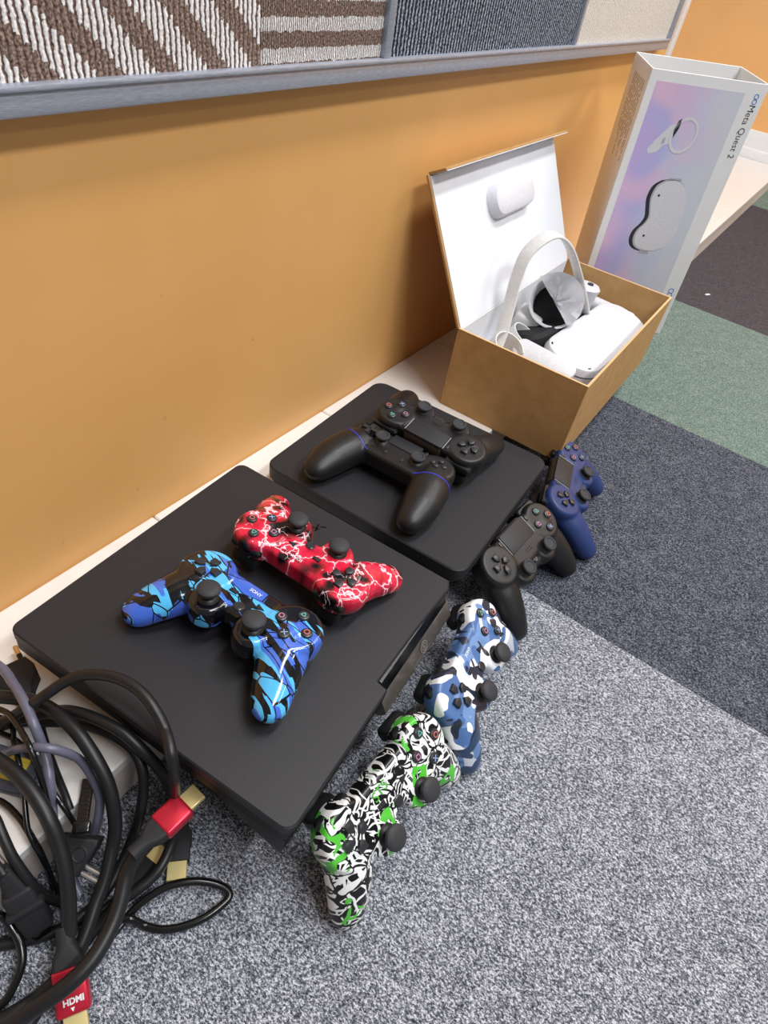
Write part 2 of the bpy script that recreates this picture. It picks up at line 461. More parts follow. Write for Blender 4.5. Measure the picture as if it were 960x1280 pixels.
def print_graffiti():
    k = NT('black_white_green_graffiti_print', 0.28, 0.5)
    v = k.coord((1/U, 1/U, 0.5/U))
    n1 = k.n('TexNoise'); k.l(v, n1.inputs['Vector']); n1.inputs['Scale'].default_value = 0.5; n1.inputs['Detail'].default_value = 1
    d = k.vmath('ADD', v, k.vmath('SCALE', k.vmath('SUBTRACT', n1.outputs['Color'], (0.5, 0.5, 0.5)), sc=2.2))
    ink = lin(18, 18, 20); wht = lin(234, 236, 236)
    cell = k.sep(k.voro(d, 0.5, 'F1', 'EUCLIDEAN', 'Color'))
    e = k.voro(d, 0.5, 'DISTANCE_TO_EDGE')
    X, Y, Z = k.sep(d)
    th = k.math('MULTIPLY', cell[0], PI)
    u_ = k.math('ADD', k.math('MULTIPLY', X, k.math('COSINE', th)), k.math('MULTIPLY', Y, k.math('SINE', th)))
    w_ = k.math('SUBTRACT', k.math('MULTIPLY', Y, k.math('COSINE', th)), k.math('MULTIPLY', X, k.math('SINE', th)))
    f1 = k.math('LESS_THAN', k.math('FRACT', k.math('MULTIPLY', u_, 1.25)), k.math('ADD', 0.22, k.math('MULTIPLY', cell[1], 0.45)))
    f2 = k.math('MULTIPLY', k.math('LESS_THAN', k.math('FRACT', k.math('MULTIPLY', w_, 0.8)), 0.2), k.math('GREATER_THAN', cell[2], 0.35))
    c = k.mix(k.math('MAXIMUM', f1, f2), ink, wht)
    ln = k.voro(d, 0.9, 'DISTANCE_TO_EDGE')
    c = k.mix(k.math('LESS_THAN', ln, 0.05), c, wht)
    c = k.mix(k.math('LESS_THAN', e, 0.03), c, ink)
    gcell = k.sep(k.voro(k.vmath('ADD', d, (3, 8, 0)), 0.62, 'F1', 'MANHATTAN', 'Color'))
    c = k.mix(k.math('MULTIPLY', k.math('GREATER_THAN', gcell[0], 0.84), k.math('GREATER_THAN', k.noise(d, 1.2, 1), 0.42)), c, lin(84, 190, 62))
    k.base(c); return k.m
M_LIGHTN = print_lightning(); M_SHARD = print_shards(); M_CAMO = print_camo(); M_GRAF = print_graffiti()

# ------------------------------------------------------------------ controllers (local units: x right, y towards the triggers, z out of the face)
def body_ds3():
    b = box2((-4.6, -1.4, -1.15), (4.6, 2.7, 1.22), 0.5, 3)
    for s in (-1, 1):
        pod = lathe([(0, -1.3), (2.3, -1.3), (2.75, -0.7), (2.85, 0.3), (2.75, 1.1), (2.5, 1.42), (0, 1.42)], 40)
        b = join(b, xf(pod, T(5.12*s, 0.9, 0)))
        st = lathe([(0, -1.3), (1.2, -1.3), (1.75, -0.8), (1.85, 0.4), (1.75, 1.1), (1.5, 1.36), (0, 1.36)], 32)
        b = join(b, xf(st, T(2.6*s, -1.65, 0)))
        b = join(b, sweep_spheres([(5.3*s, 0.3, -0.3), (6.0*s, -1.7, -0.55), (6.9*s, -3.5, -1.05), (7.6*s, -4.9, -1.6)], [2.4, 2.25, 1.95, 1.62], 14, .83))
        b = join(b, box2((3.3*s, 2.3, -1.0), (6.9*s, 3.3, 0.75), 0.45, 3))
    return fuse(b, 0.12, 16)
def body_ds4():
    b = box2((-5.0, -1.6, -1.2), (5.0, 3.25, 1.36), 0.45, 3)
    b = join(b, box2((-3.2, -2.7, -1.2), (3.2, 0, 0.9), 0.6, 3))
    for s in (-1, 1):
        pod = lathe([(0, -1.3), (2.2, -1.3), (2.6, -0.7), (2.7, 0.4), (2.62, 1.1), (2.35, 1.45), (0, 1.45)], 40)
        b = join(b, xf(pod, T(5.31*s, 1.0, 0)))
        st = lathe([(0, -1.3), (1.3, -1.3), (1.75, -0.8), (1.85, 0.4), (1.75, 1.0), (1.5, 1.3), (0, 1.3)], 32)
        b = join(b, xf(st, T(2.65*s, -1.5, 0)))
        b = join(b, sweep_spheres([(5.45*s, 0.4, -0.3), (6.0*s, -1.8, -0.75), (6.55*s, -4.0, -1.45), (6.9*s, -5.8, -2.2)], [2.3, 2.2, 1.95, 1.6], 14, .84))
        b = join(b, box2((3.6*s, 2.4, -1.0), (7.2*s, 3.5, 0.8), 0.5, 3))
    return fuse(b, 0.12, 16)
def body_pro():
    b = box2((-4.6, -1.9, -1.3), (4.6, 3.3, 1.2), 0.5, 3)
    for s in (-1, 1):
        pod = lathe([(0, -1.3), (2.2, -1.3), (2.6, -0.7), (2.7, 0.4), (2.6, 1.0), (2.3, 1.32), (0, 1.32)], 40)
        b = join(b, xf(pod, T(4.95*s, 1.3, 0)))
        b = join(b, sweep_spheres([(5.2*s, 0.8, -0.3), (5.9*s, -1.6, -0.25), (6.5*s, -4.2, -0.55), (6.75*s, -6.9, -0.95)], [2.3, 2.6, 2.45, 1.75], 14, .85))
        b = join(b, box2((3.2*s, 2.4, -1.0), (6.6*s, 3.6, 0.7), 0.5, 3))
    return fuse(b, 0.125, 18)
def ring_bm(r, wd, th=0.05, seg=28):
    return lathe([(r-wd/2, 0), (r+wd/2, 0), (r+wd/2, th), (r-wd/2, th), (r-wd/2, 0)], seg, closed=False)
def poly_outline(pts, wd, th=0.05):
    bm = None
    for a, b in zip(pts, pts[1:]+pts[:1]):
        a = Vector(a); b = Vector(b); d = (b-a).normalized(); n = Vector((-d.y, d.x))*wd/2; a = a-d*wd/2; b = b+d*wd/2
        q = prism([(a+n).to_tuple(), (a-n).to_tuple(), (b-n).to_tuple(), (b+n).to_tuple()], 0, th)
        bm = q if bm is None else join(bm, q)
    return bm
SYM = {'up': lambda: poly_outline([(0, .27), (-.26, -.17), (.26, -.17)], .075),
       'right': lambda: ring_bm(.24, .08),
       'down': lambda: join(xf(box((0, 0, .025), (.62, .08, .05)), RZ(PI/4)), xf(box((0, 0, .025), (.62, .08, .05)), RZ(-PI/4))),
       'left': lambda: poly_outline([(-.21, -.21), (.21, -.21), (.21, .21), (-.21, .21)], .075)}
ARROW = [(0, .2), (.42, .60), (.42, 1.2), (-.42, 1.2), (-.42, .60)]
cache = {}
def shared(key, fn, k=U, ang=35):
    if key not in cache: cache[key] = mesh(key.split('|')[0], fn(), k, ang)
    return cache[key]
def shared_for(key, fn, mat, ang=35):           # one mesh per (shape, material)
    kk = key+'|'+mat.name
    if kk not in cache:
        me = mesh(key, fn(), U, ang); me.materials.append(mat); cache[kk] = me
    return cache[kk]
def put(name, me, parent, loc=(0, 0, 0), R=None, label=None):
    o = link(name, me, None, parent, label)
    M = Matrix.Translation(Vector(loc)*U)
    if R is not None: M = M @ R
    o.matrix_local = M
    return o
BODY = {'3': body_ds3(), '4': body_ds4(), 'p': body_pro()}
BVH = {}
for kk, me in BODY.items():
    bm = B(); bm.from_mesh(me); BVH[kk] = BVHTree.FromBMesh(bm); bm.free()
def top_z(kind, x, y):
    h = BVH[kind].ray_cast(Vector((x, y, 8)), Vector((0, 0, -1)))
    return h[0].z if h[0] else 1.3
def shell_mesh(kind, mat):
    kk = 'shell'+kind+'|'+mat.name
    if kk not in cache:
        bm = B(); bm.from_mesh(BODY[kind]); me = mesh('shell', bm, U, 60); me.materials.append(mat); cache[kk] = me
    return cache[kk]
def stick_base():
    return lathe([(0, -0.2), (1.32, -0.2), (1.36, 0.0), (1.24, 0.12), (1.02, 0.14), (0.85, 0.36), (0.6, 0.55), (0, 0.6)], 32)
def stick_cap3():
    return lathe([(0.55, 0.3), (0.6, 0.75), (0.85, 0.95), (1.02, 1.0), (1.08, 1.12), (1.06, 1.34), (0.92, 1.5), (0.55, 1.6), (0, 1.62)], 32)
def stick_cap4():
    return lathe([(0.5, 0.2), (0.55, 0.6), (0.85, 0.72), (0.95, 0.82), (0.95, 1.02), (0.86, 1.12), (0.7, 1.13), (0.58, 1.02), (0, 0.98)], 32)
def shoulder1(kind):
    return lambda: loft([(rrect(1.75, 0.55, 0.4), -0.45), (rrect(1.85, 0.62, 0.4), -0.2), (rrect(1.85, 0.62, 0.4), 0.2), (rrect(1.7, 0.5, 0.4), 0.42)])
def shoulder2(kind):
    return lambda: loft([(rrect(1.3, 0.45, 0.4), -0.8), (rrect(1.55, 0.75, 0.5), -0.5), (rrect(1.6, 0.7, 0.5), 0.2), (rrect(1.5, 0.5, 0.4), 0.62)])
def controller(kind, mat, label, loc, rot, s, group=None, stick_mat=None, sy=None):
    stick_mat = stick_mat or M_STICK
    R = (Matrix.Rotation(rot[2], 3, 'Z') @ Matrix.Rotation(rot[0], 3, 'X') @ Matrix.Rotation(rot[1], 3, 'Y'))
    t = thing('game_controller', label, 'controller', loc, R, group)
    t.scale = (s, s, s)
    put('shell', shell_mesh(kind, mat), t)
    P = {'3': dict(d=(-5.09, .9), b=(5.09, .9), bo=1.42, s=2.6, sy=-1.65),
         '4': dict(d=(-5.31, 1.0), b=(5.31, 1.0), bo=1.29, s=2.65, sy=-1.5),
         'p': dict(d=(-5.0, 1.5), b=(5.1, 1.7), bo=.8, s=2.75, sy=.45)}[kind]
    # face buttons
    bx_, by_ = P['b']
    for nm, dx, dy, cm in (('up', 0, 1, M_TEAL), ('right', 1, 0, M_REDP), ('down', 0, -1, M_BLUEP), ('left', -1, 0, M_PINK)):
        x, y = bx_+dx*P['bo'], by_+dy*P['bo']; z = top_z(kind, x, y)
        br = .36 if kind == 'p' else .54
        o = put('face_button', shared_for('face_button'+('_small' if kind == 'p' else ''), lambda: lathe([(0, -.3), (br, -.3), (br, .12), (br-.05, .2), (br-.18, .25), (0, .27)], 24), M_BTN), t, (x, y, z))
        if kind != 'p': put('symbol', shared_for('symbol_'+nm, SYM[nm], cm), o, (0, 0, .262))
    # directional pad
    dx_, dy_ = P['d']
    if kind == 'p':
        z = top_z(kind, dx_, dy_)
        o = put('directional_pad', shared_for('directional_disc', lambda: lathe([(0, -.2), (1.35, -.2), (1.4, .05), (1.3, .16), (1.15, .1), (.3, .02), (0, .02)], 32), M_GLOSS), t, (dx_, dy_, z))
        for q in range(4): put('direction_arm', shared_for('direction_arm', lambda: prism([(.24, .1), (.3, 1.05), (-.3, 1.05), (-.24, .1)], 0, .3, .07), M_BTN), o, (0, 0, 0.02), RZ(q*PI/2))
    else:
        for q in range(4):
            a = q*PI/2; x, y = dx_-math.sin(a)*.8, dy_+math.cos(a)*.8
            put('direction_button', shared_for('direction_button', lambda: xf(prism(ARROW, -.3, .34, .12), T(0, 0, 0)), M_BTN), t, (dx_-math.sin(a)*.12, dy_+math.cos(a)*.12, top_z(kind, x, y)), RZ(a))
    # sticks
    for sx in (-1, 1):
        x, y = P['s']*sx, P['sy']
        if kind == 'p' and sx == -1: y += .45
        z = top_z(kind, x, y)-.2
        o = put('thumb_stick', shared_for('stick_base', stick_base, M_BLK if kind != '4' else M_BLKR), t, (x, y, z))
        put('stick_cap', shared_for('stick_cap'+('3' if kind == '3' else '4'), stick_cap3 if kind == '3' else stick_cap4, stick_mat), o, (0, 0, 0.05))
    # shoulder buttons and triggers
    for sx in (-1, 1):
        X = {'3': 5.1, '4': 5.4, 'p': 4.9}[kind]*sx
        put('shoulder_button', shared_for('shoulder_button', shoulder1(kind), M_BLK), t, (X, 3.0 if kind != '4' else 3.3, .2))
        put('trigger', shared_for('trigger', shoulder2(kind), M_BLK), t, (X, 2.9 if kind != '4' else 3.2, -1.55))
    cz = top_z(kind, 0, 1.0)
    if kind == '3':
        for x, nm in ((-1.55, 'select_button'), (1.55, 'start_button')):
            pts = [(-.42, -.2), (.42, -.2), (.42, .2), (-.42, .2)] if x < 0 else [(-.4, -.3), (.45, 0), (-.4, .3)]
            put(nm, shared_for(nm, lambda: prism(pts, -.2, .16, .06), M_BLKR), t, (x, .55, top_z(kind, x, .55)))
        put('home_button', shared_for('home_button', lambda: lathe([(0, -.2), (.52, -.2), (.52, .1), (.42, .17), (0, .14)], 28), M_BTN), t, (0, -.55, top_z(kind, 0, -.55)))
        o = t.children[-1]
        put('home_symbol', shared_for('home_symbol', home_logo, M_WHITEP), o, (0, 0, .145))
        put('maker_lettering', shared_for('maker_lettering', lambda: text_bm('SONY', .5, .03, .008), M_WHITEP), t, (0, 1.75, top_z(kind, 0, 1.75)+.01))
        for q in range(4):
            put('player_light', shared_for('player_light', lambda: box((0, 0, 0), (.3, .1, .16), .04, 1), M_BLKR), t, (-1.35+q*.9, 2.62, .6))
    if kind == '4':
        put('touchpad', shared_for('touchpad', lambda: prism(rrect(2.62, 1.36, .22), -.3, .14, .06), M_PAD), t, (0, 1.98, cz))
        for sx in (-1, 1):
            put('touchpad_edge', shared_for('touchpad_edge', lambda: box((0, 0, 0), (.09, 2.5, .12), .03, 1), M_CLEAR), t, (2.78*sx, 1.98, cz+.03))
            put('option_button', shared_for('option_button', lambda: prism(rrect(.17, .36, .16), -.15, .14, .05), M_BTN), t, (3.2*sx, 2.55, top_z(kind, 3.2*sx, 2.55)))
        put('light_bar', shared_for('light_bar', lambda: loft([(rrect(2.6, .2, .1), -.75), (rrect(2.7, .3, .1), -.3), (rrect(2.7, .3, .1), .3), (rrect(2.6, .2, .1), .72)]), M_LBAR), t, (0, 3.2, .3))
        put('home_button', shared_for('home_button_small', lambda: lathe([(0, -.2), (.42, -.2), (.42, .1), (.34, .15), (0, .13)], 24), M_BTN), t, (0, -1.62, top_z(kind, 0, -1.62)))
        o = t.children[-1]
        put('home_symbol', shared_for('home_symbol_small', lambda: xf(home_logo(), Matrix.Scale(.8, 4)), M_CLEAR), o, (0, 0, .125))
        put('speaker_holes', shared_for('speaker_holes', lambda: join(*[xf(lathe([(0, 0), (.07, 0), (.07, .03), (0, .03)], 10), T(x*.28, y*.28, 0)) for x in range(-2, 3) for y in range(2)]), M_GLOSS), t, (0, -.35, top_z(kind, 0, -.35)))
    if kind == 'p':
        put('touchpad', shared_for('touchpad_pro', lambda: prism(rrect(2.1, 1.05, .2), -.3, .12, .06), M_PAD), t, (0, 2.3, top_z(kind, 0, 2.3)))
        for x, y in ((-2.9, 2.6), (2.9, 2.6), (-1.2, -.6), (1.2, -.6)):
            put('option_button', shared_for('option_button', lambda: prism(rrect(.17, .36, .16), -.15, .14, .05), M_BTN), t, (x, y, top_z(kind, x, y)))
        # blue line let into the shell where each rubber grip begins
        for s in (-1, 1):
            bm = B(); bm.from_mesh(BODY['p'])
            n = Vector((.30*s, -.954, 0)); co = Vector((5.4*s, -1.0, 0))
            r = bmesh.ops.bisect_plane(bm, geom=bm.verts[:]+bm.edges[:]+bm.faces[:], plane_co=co, plane_no=n)
            es = [e for e in r['geom_cut'] if isinstance(e, bmesh.types.BMEdge) and (e.verts[0].co.x*s > 3.2)]
            adj = {}
            for e in es:
                for a, b in ((e.verts[0], e.verts[1]), (e.verts[1], e.verts[0])): adj.setdefault(a, []).append(b)
            ends = [q for q in adj if len(adj[q]) == 1]
            cur = ends[0] if ends else es[0].verts[0]; chain = [cur]; seen = {cur}
            while True:
                nx = [q for q in adj[cur] if q not in seen]
                if not nx: break
                cur = nx[0]; seen.add(cur); chain.append(cur)
            pts = [q.co.copy() for q in chain][::3]
            bm.free()
            me = mesh('accent_line', tube(pts, .085, 6, 1, smooth=False), U); me.materials.append(M_ACC)
            put('accent_line', me, t, label='bright blue line around the start of the grip')
    return t
def home_logo():
    p = prism([(-.02, -.26), (.09, -.22), (.09, .18), (.2, .12), (.22, .2), (.02, .28), (-.02, .26)], 0, .03)
    return join(p, xf(prism([(-.32, -.1), (-.05, 0), (-.05, -.07), (-.2, -.14)], 0, .03), T(0, 0, 0)), prism([(.12, -.02), (.32, -.08), (.25, -.17), (.12, -.11)], 0, .03))

# ------------------------------------------------------------------ the setting
ZF = -5.868                       # carpet level; 0 is the top of the white ledge
LW = 19.89                        # ledge depth from the wall
fl = struct('floor', box2((-140, -330, ZF-3.0), (330, -LW+2, ZF-1.0)), M_BASEF)
edges_x = [(-66.9, -12.2, 'light'), (-12.2, 42.5, 'light'), (42.5, 95.8, 'navy'), (95.8, 151.4, 'green'), (151.4, 208.0, 'brown'), (208.0, 264.5, 'brown'), (264.5, 321, 'green')]
for x0, x1, kind in edges_x:
    for q in range(4):
        y1 = -LW+1.5-q*54.6; y0 = y1-54.6
        part('carpet_tile', box2((x0+.005, y0+.005, ZF-.98), (x1-.005, y1-.005, ZF), .05, 1), M_CARP[kind], fl)

wl = struct('wall_left', box2((-110, 0, -6.8), (153.6, 12, 240)), M_WALL)
struct('trim_2', box2((153.6, -.6, 0), (156.4, 12.6, 240), .25), M_TRIM)
wb = struct('wall_back', box2((309.7, -330, -6.8), (321, 120, 240)), M_WALL2)
struct('baseboard_back', join(box2((308.6, -LW+.2, -1.3), (309.7, 80, 9.4), .3), box2((307.9, -LW+.2, -1.3), (309.7, 80, 3.4), .3)), M_TRIM)
# white tiled ledge along the foot of the wall
lg = struct('trim_1', box2((-110, -LW+.35, -6.8), (309.6, -.02, -1.25)), M_FASC)
x = 17.2-29.2*4
while x < 307:
    a, b = x, x+29.2
    if a < 307:
        if b < 156: part('ledge_tile', box2((a+.06, -LW, -1.25), (b-.06, -.03, 0), .16, 1), M_LEDGE, lg)
        else: part('ledge_tile', box2((a+.06, -LW, -1.25), (min(b, 307.8)-.06, -.65, 0), .16, 1), M_LEDGE, lg)
    x += 29.2
struct('trim_3', box2((156.6, -.6, -1.25), (307.8, 80, -.02)), M_LEDGE)

# ------------------------------------------------------------------ carpet sample board on the wall
bd = thing('sample_board', 'aluminium framed board of carpet samples fixed to the orange wall', 'display board', (40, 0, 39.56))
ro = root_off(bd)
def bpart(nm, bm, mat, label=None): return part(nm, bm, mat, bd, off=ro, label=label)
bpart('bottom_rail', join(box2((-70, -2.0, 39.56), (146.2, -.02, 41.1), .22), box2((-70, -2.2, 40.95), (146.2, -1.2, 41.3), .1)), M_ALU)
bpart('end_rail', box2((144.9, -2.05, 41.3), (146.2, -.02, 92), .15), M_ALU)
bpart('top_rail', box2((-70, -2.05, 92), (146.2, -.02, 93.7), .2), M_ALU)
for xx, ww in ((49.2, 1.15), (97.2, .8)):
    bpart('divider_strip', box2((xx-ww/2, -1.9, 41.3), (xx+ww/2, -.5, 92), .12), M_ALU)
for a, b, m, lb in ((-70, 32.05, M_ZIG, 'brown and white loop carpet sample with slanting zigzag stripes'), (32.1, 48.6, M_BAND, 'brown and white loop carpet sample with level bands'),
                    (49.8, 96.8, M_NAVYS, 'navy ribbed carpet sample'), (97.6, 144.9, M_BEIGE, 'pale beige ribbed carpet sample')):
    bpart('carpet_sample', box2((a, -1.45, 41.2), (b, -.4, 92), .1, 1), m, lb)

# ------------------------------------------------------------------ consoles
def eul(x, y, z): return Matrix.Rotation(z, 3, 'Z') @ Matrix.Rotation(y, 3, 'Y') @ Matrix.Rotation(x, 3, 'X')
c1 = thing('game_console', 'large matte black console nearest the cables, carrying the red and blue controllers', 'console', (13.096, -19.908, 5.458), eul(.0486, .0499, .1013))
HX, HY = 14.36, 13.77
M_MARK = plain('grey_mark_print', (128, 124, 120), .4)
M_SLOT = plain('disc_slot_black', (8, 8, 9), .3)
def cover(ins, nd):                                # top outline with the shallow bay along the right half of the front edge
    p = rrect(HX-ins, HY-ins, .9)
    r = p[:18]                                     # right back, left back, left front corners
    r += [(-.5, -HY+ins), (-.3, -HY+ins+1.1*nd), (7.0, -HY+ins+.95*nd), (HX-1.0-ins, -HY+ins+.6*nd), (HX-ins, -HY+ins+.75*nd+.25)]
    return r
part('top_cover', loft([(cover(.35, 1), -.9), (cover(0, 1), -.88), (cover(0, 1), -.12), (cover(.12, 1), 0)]), M_MATTE, c1)
part('upper_side_band', loft([(cover(.30, 1), -2.3), (cover(.04, 1), -2.15), (cover(.04, 1), -1.0), (cover(.3, 1), -.9)]), M_SIDE, c1)
def low(z, bl, flx, br, fr):                     # left edge runs from inset bl at the back to flx at the front; bay along the right half
    return ([(HX-br, HY-br), (-HX+bl, HY-br), (-HX+flx, -HY+fr), (-.6, -HY+fr), (-.4, -HY+1.7), (HX-br, -HY+1.7)], z)
part('lower_body', loft([low(-5.15, 2.6, .3, 2.0, .5), low(-4.4, 1.9, .2, 1.4, .35), low(-2.3, .35, .2, .4, .3)]), M_LOWER, c1, ang=20)
def yz(x0, x1, pr):                                # a profile in y, z drawn out along x
    bm = B(); a = [bm.verts.new((x0, y, z)) for y, z in pr]; b = [bm.verts.new((x1, y, z)) for y, z in pr]; n = len(pr)
    bm.faces.new(a); bm.faces.new(b[::-1])
    for i in range(n): bm.faces.new((a[i], b[i], b[(i+1) % n], a[(i+1) % n]))
    return bm
part('front_panel', yz(-.3, HX-.7, [(-HY+1.15, -1.35), (-HY+.75, -1.5), (-HY+.1, -2.3), (-HY-.45, -3.2), (-HY-.6, -3.7), (-HY-.2, -4.3), (-HY+2.0, -4.9), (-HY+2.4, -1.6)]), M_DGLOSS, c1, ang=50)
part('disc_slot', yz(.2, HX-1.2, [(-HY+1.2, -.5), (-HY+.85, -.6), (-HY+.30, -1.75), (-HY+.32, -2.0), (-HY+1.2, -2.0)]), M_SLOT, c1)
ey, ez = -HY-.16, -2.72
EJ = T(7.6, ey, ez) @ RX(math.radians(62))
o = part('eject_button', xf(lathe([(0, 0), (.72, 0), (.72, .05), (.66, .08), (0, .08)], 30), EJ), M_DGLOSS, c1)
part('eject_symbol', xf(join(ring_bm(.60, .07, .03), ring_bm(.36, .05, .03), lathe([(0, 0), (.12, 0), (.12, .03), (0, .03)], 14)), EJ @ T(0, 0, .075)), M_MARK, o)
part('emblem', xf(join(prism([(-.7, -.12), (.2, -.3), (.3, -.18), (-.6, .02)], 0, .02), prism([(-.15, -.6), (.02, -.6), (.12, .5), (-.05, .5)], 0, .02), prism([(.3, .1), (.9, .25), (.85, .4), (.3, .26)], 0, .02)), T(11.6, 1.6, .0) @ RZ(-1.2)), M_GLOSS, c1, label='small glossy emblem let into the matte top')
for sx in (-1, 1):
    for sy in (-1, 1): part('foot', xf(lathe([(0, -.3), (.6, -.3), (.7, 0), (0, 0)], 18), T(10.2*sx, 10.2*sy, -5.1)), M_BLKR, c1)

c2 = thing('game_console', 'slimmer matte charcoal console between the front console and the open box', 'console', (42.356, -17.75, 3.60), eul(0, 0, .0568))
HX, HY = 12.5, 13.2
part('upper_case', loft([(rrect(HX-.25, HY-.25, 1.5), -1.72), (rrect(HX, HY, 1.6), -1.7), (rrect(HX, HY, 1.6), -.14), (rrect(HX-.14, HY-.14, 1.6), 0)]), M_MATTE2, c2)
part('side_groove', loft([(rrect(HX-.5, HY-.5, 1.4), -1.95), (rrect(HX-.5, HY-.5, 1.4), -1.6)]), M_GLOSS, c2)
part('lower_case', loft([(rrect(HX-.5, HY-1.5, 1.6), -3.35), (rrect(HX-.3, HY-1.2, 1.6), -3.1), (rrect(HX-.1, HY-.1, 1.6), -1.9), (rrect(HX-.25, HY-.25, 1.5), -1.88)]), M_MATTE2, c2)
part('disc_slot', box2((-6, -HY-.02, -1.9), (6, -HY+.7, -1.72)), M_GLOSS, c2)
for sx in (-1, 1):
    for sy in (-1, 1): part('foot', xf(lathe([(0, -.25), (.6, -.25), (.65, 0), (0, 0)], 18), T(10*sx, 10*sy, -3.34)), M_BLKR, c2)

# ------------------------------------------------------------------ controllers
G = 'game controllers on and against the two consoles'
controller('3', M_LIGHTN, 'red game controller with white lightning print lying on the front console', (18.45, -20.50, 7.92), (0.0601, -0.0628, 1.6356), 0.901, G)
controller('3', M_SHARD, 'blue and black game controller with shard print lying on the front console', (9.94, -20.84, 8.25), (-0.1176, 0.0079, -1.5216), 0.911, G)
g = controller('3', M_GRAF, 'black, white and green graffiti print game controller leaning on the front console', (9.0, -37.95, -0.17), (0.7317, 0.0230, -0.0454), 0.944, G)
put('graffiti_lettering', shared_for('graffiti_lettering', lambda: text_bm('STS', 1.25, .06, .0), M_GREENP), g, (-1.0, 1.5, top_z('3', -1.0, 1.5)+.06), RZ(.1), label='green block lettering across the top middle')
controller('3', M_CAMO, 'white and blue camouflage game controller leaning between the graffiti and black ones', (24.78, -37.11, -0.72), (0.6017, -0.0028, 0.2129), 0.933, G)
controller('4', M_BLK, 'plain black game controller with touchpad standing against the rear console', (42.15, -34.09, -0.32), (0.4081, 0.0007, -0.0405), 0.967, G)
controller('4', M_NAVY, 'navy blue game controller leaning by the corner of the open box', (58.27, -33.39, -0.38), (0.3785, -0.0314, 0.3116), 0.956, G)
controller('4', M_BLK, 'black game controller with touchpad turned upside down, lying on the rear console', (45.00, -18.10, 6.89), (-0.0980, -0.0599, 1.6498), 0.925, G)
controller('p', M_BLK, 'large black game controller with blue lines on its grips, lying on the rear console', (38.1, -17.3, 5.92), (-.03, 0, -1.53), .93, G, sy=.4)

# ------------------------------------------------------------------ open cardboard box with lid
BXM = Matrix.Rotation(.0144, 3, 'Z')
bx = thing('cardboard_box', 'open brown cardboard box with white lined lid leaning towards the orange wall', 'box', (80.70, -20.21, 0.02), BXM)
L, Wd, H, t_ = 19.6, 9.65, 12.18, .32
part('front_wall', box2((-L, -Wd, 0), (L, -Wd+t_, H), .05, 1), M_KRAFT, bx)
part('back_wall', box2((-L, Wd-t_, 0), (L, Wd, H), .05, 1), M_KRAFT, bx)
for s in (-1, 1): part('end_wall', box2((s*L, -Wd+t_, 0), (s*(L-t_), Wd-t_, H), .05, 1), M_KRAFT, bx)
part('base', box2((-L+t_, -Wd+t_, .02), (L-t_, Wd-t_, .4)), M_KRAFT, bx)
part('rim_edge', join(box2((-L-.01, -Wd-.01, H-.02), (L+.01, -Wd+t_, H+.05)), box2((-L-.01, -Wd+t_, H-.02), (-L+t_, Wd, H+.05)), box2((L-t_, -Wd+t_, H-.02), (L+.01, Wd, H+.05))), M_KEDGE, bx, label='pale cut edge of the card along the rim')
part('liner', join(box2((-L+t_, Wd-t_-.15, .4), (L-t_-.5, Wd-t_, H+.02)), box2((-L+t_, -Wd+t_, .4), (L-t_-.3, -Wd+t_+.15, H-1.2))), M_LINER, bx, label='white paper lining')
part('tray_insert', join(box2((-L+t_+.1, -Wd+t_+.2, 1.4), (L-t_-.1, Wd-t_-.2, 2.7), .3), box2((15.4, -Wd+.6, 2.6), (L-.5, Wd-.8, 6.2), .5), box2((-L+.6, 7.0, 2.6), (15, Wd-.6, 6.6), .5)), M_LINER, bx, label='moulded white tray')
ld = math.hypot(8.9, 16.9); ang = math.atan2(8.9, 16.9)
LM = T(0, Wd-.05, H+.02) @ RX(-ang)                # lid plane: x along the box, z up the lid, -y towards the room
lid = part('lid', xf(join(box2((-L, -.05, 0), (L, .33, ld), .06, 1)), LM), M_KRAFT, bx)
part('lid_liner', xf(box2((-L+.3, -.16, -.4), (L-.3, -.04, ld-.25), .03, 1), LM), M_LINER, lid, label='white inside face of the lid')
part('lid_pad', xf(loft([(rrect(6.6, 2.3, 2.1), 0), (rrect(6.55, 2.25, 2.1), .9), (rrect(6.2, 1.95, 1.85), 1.5), (rrect(5.3, 1.3, 1.2), 1.8)]), LM @ T(.2, -.15, 13.3) @ RX(PI/2)), M_WPLA, lid, label='white rounded cushion stuck inside the lid')
FM = LM @ T(0, .1, ld) @ RX(1.12+ang)
part('lid_flap', xf(box2((-L+.3, -.02, 0), (L+.0, .28, 2.6), .06, 1), FM), M_KRAFT, lid)
part('flap_liner', xf(box2((-L+.5, -.12, .1), (L-.1, -.01, 2.62), .02, 1), FM), M_LINER, lid, label='white inside face of the flap')

# headset lying in the box (world units, moved to the headset's own origin)
hs = thing('vr_headset', 'white virtual reality headset with looped strap lying in the open box', 'headset', (83, -23, 4.6))
ho = root_off(hs)
def hpart(nm, bm, mat, label=None, parent=None): return part(nm, bm, mat, parent or hs, off=ho, label=label)
face = loft([(rrect(11.6, 3.6, 3.0, 8), -2.9), (rrect(12.5, 4.4, 3.6, 8), -2.2), (rrect(12.6, 4.5, 3.7, 8), .9), (rrect(12.3, 4.25, 3.5, 8), 1.7), (rrect(11.5, 3.6, 3.0, 8), 2.15)])
HM = T(83.2, -24.1, 7.6) @ RZ(-.05) @ RX(.17)
hpart('front_shell', xf(face, HM), M_WPLA)
hpart('seam', xf(loft([(rrect(12.64, 4.54, 3.74, 8), .55), (rrect(12.64, 4.54, 3.74, 8), .68)]), HM), M_STICK, 'thin dark seam around the shell')
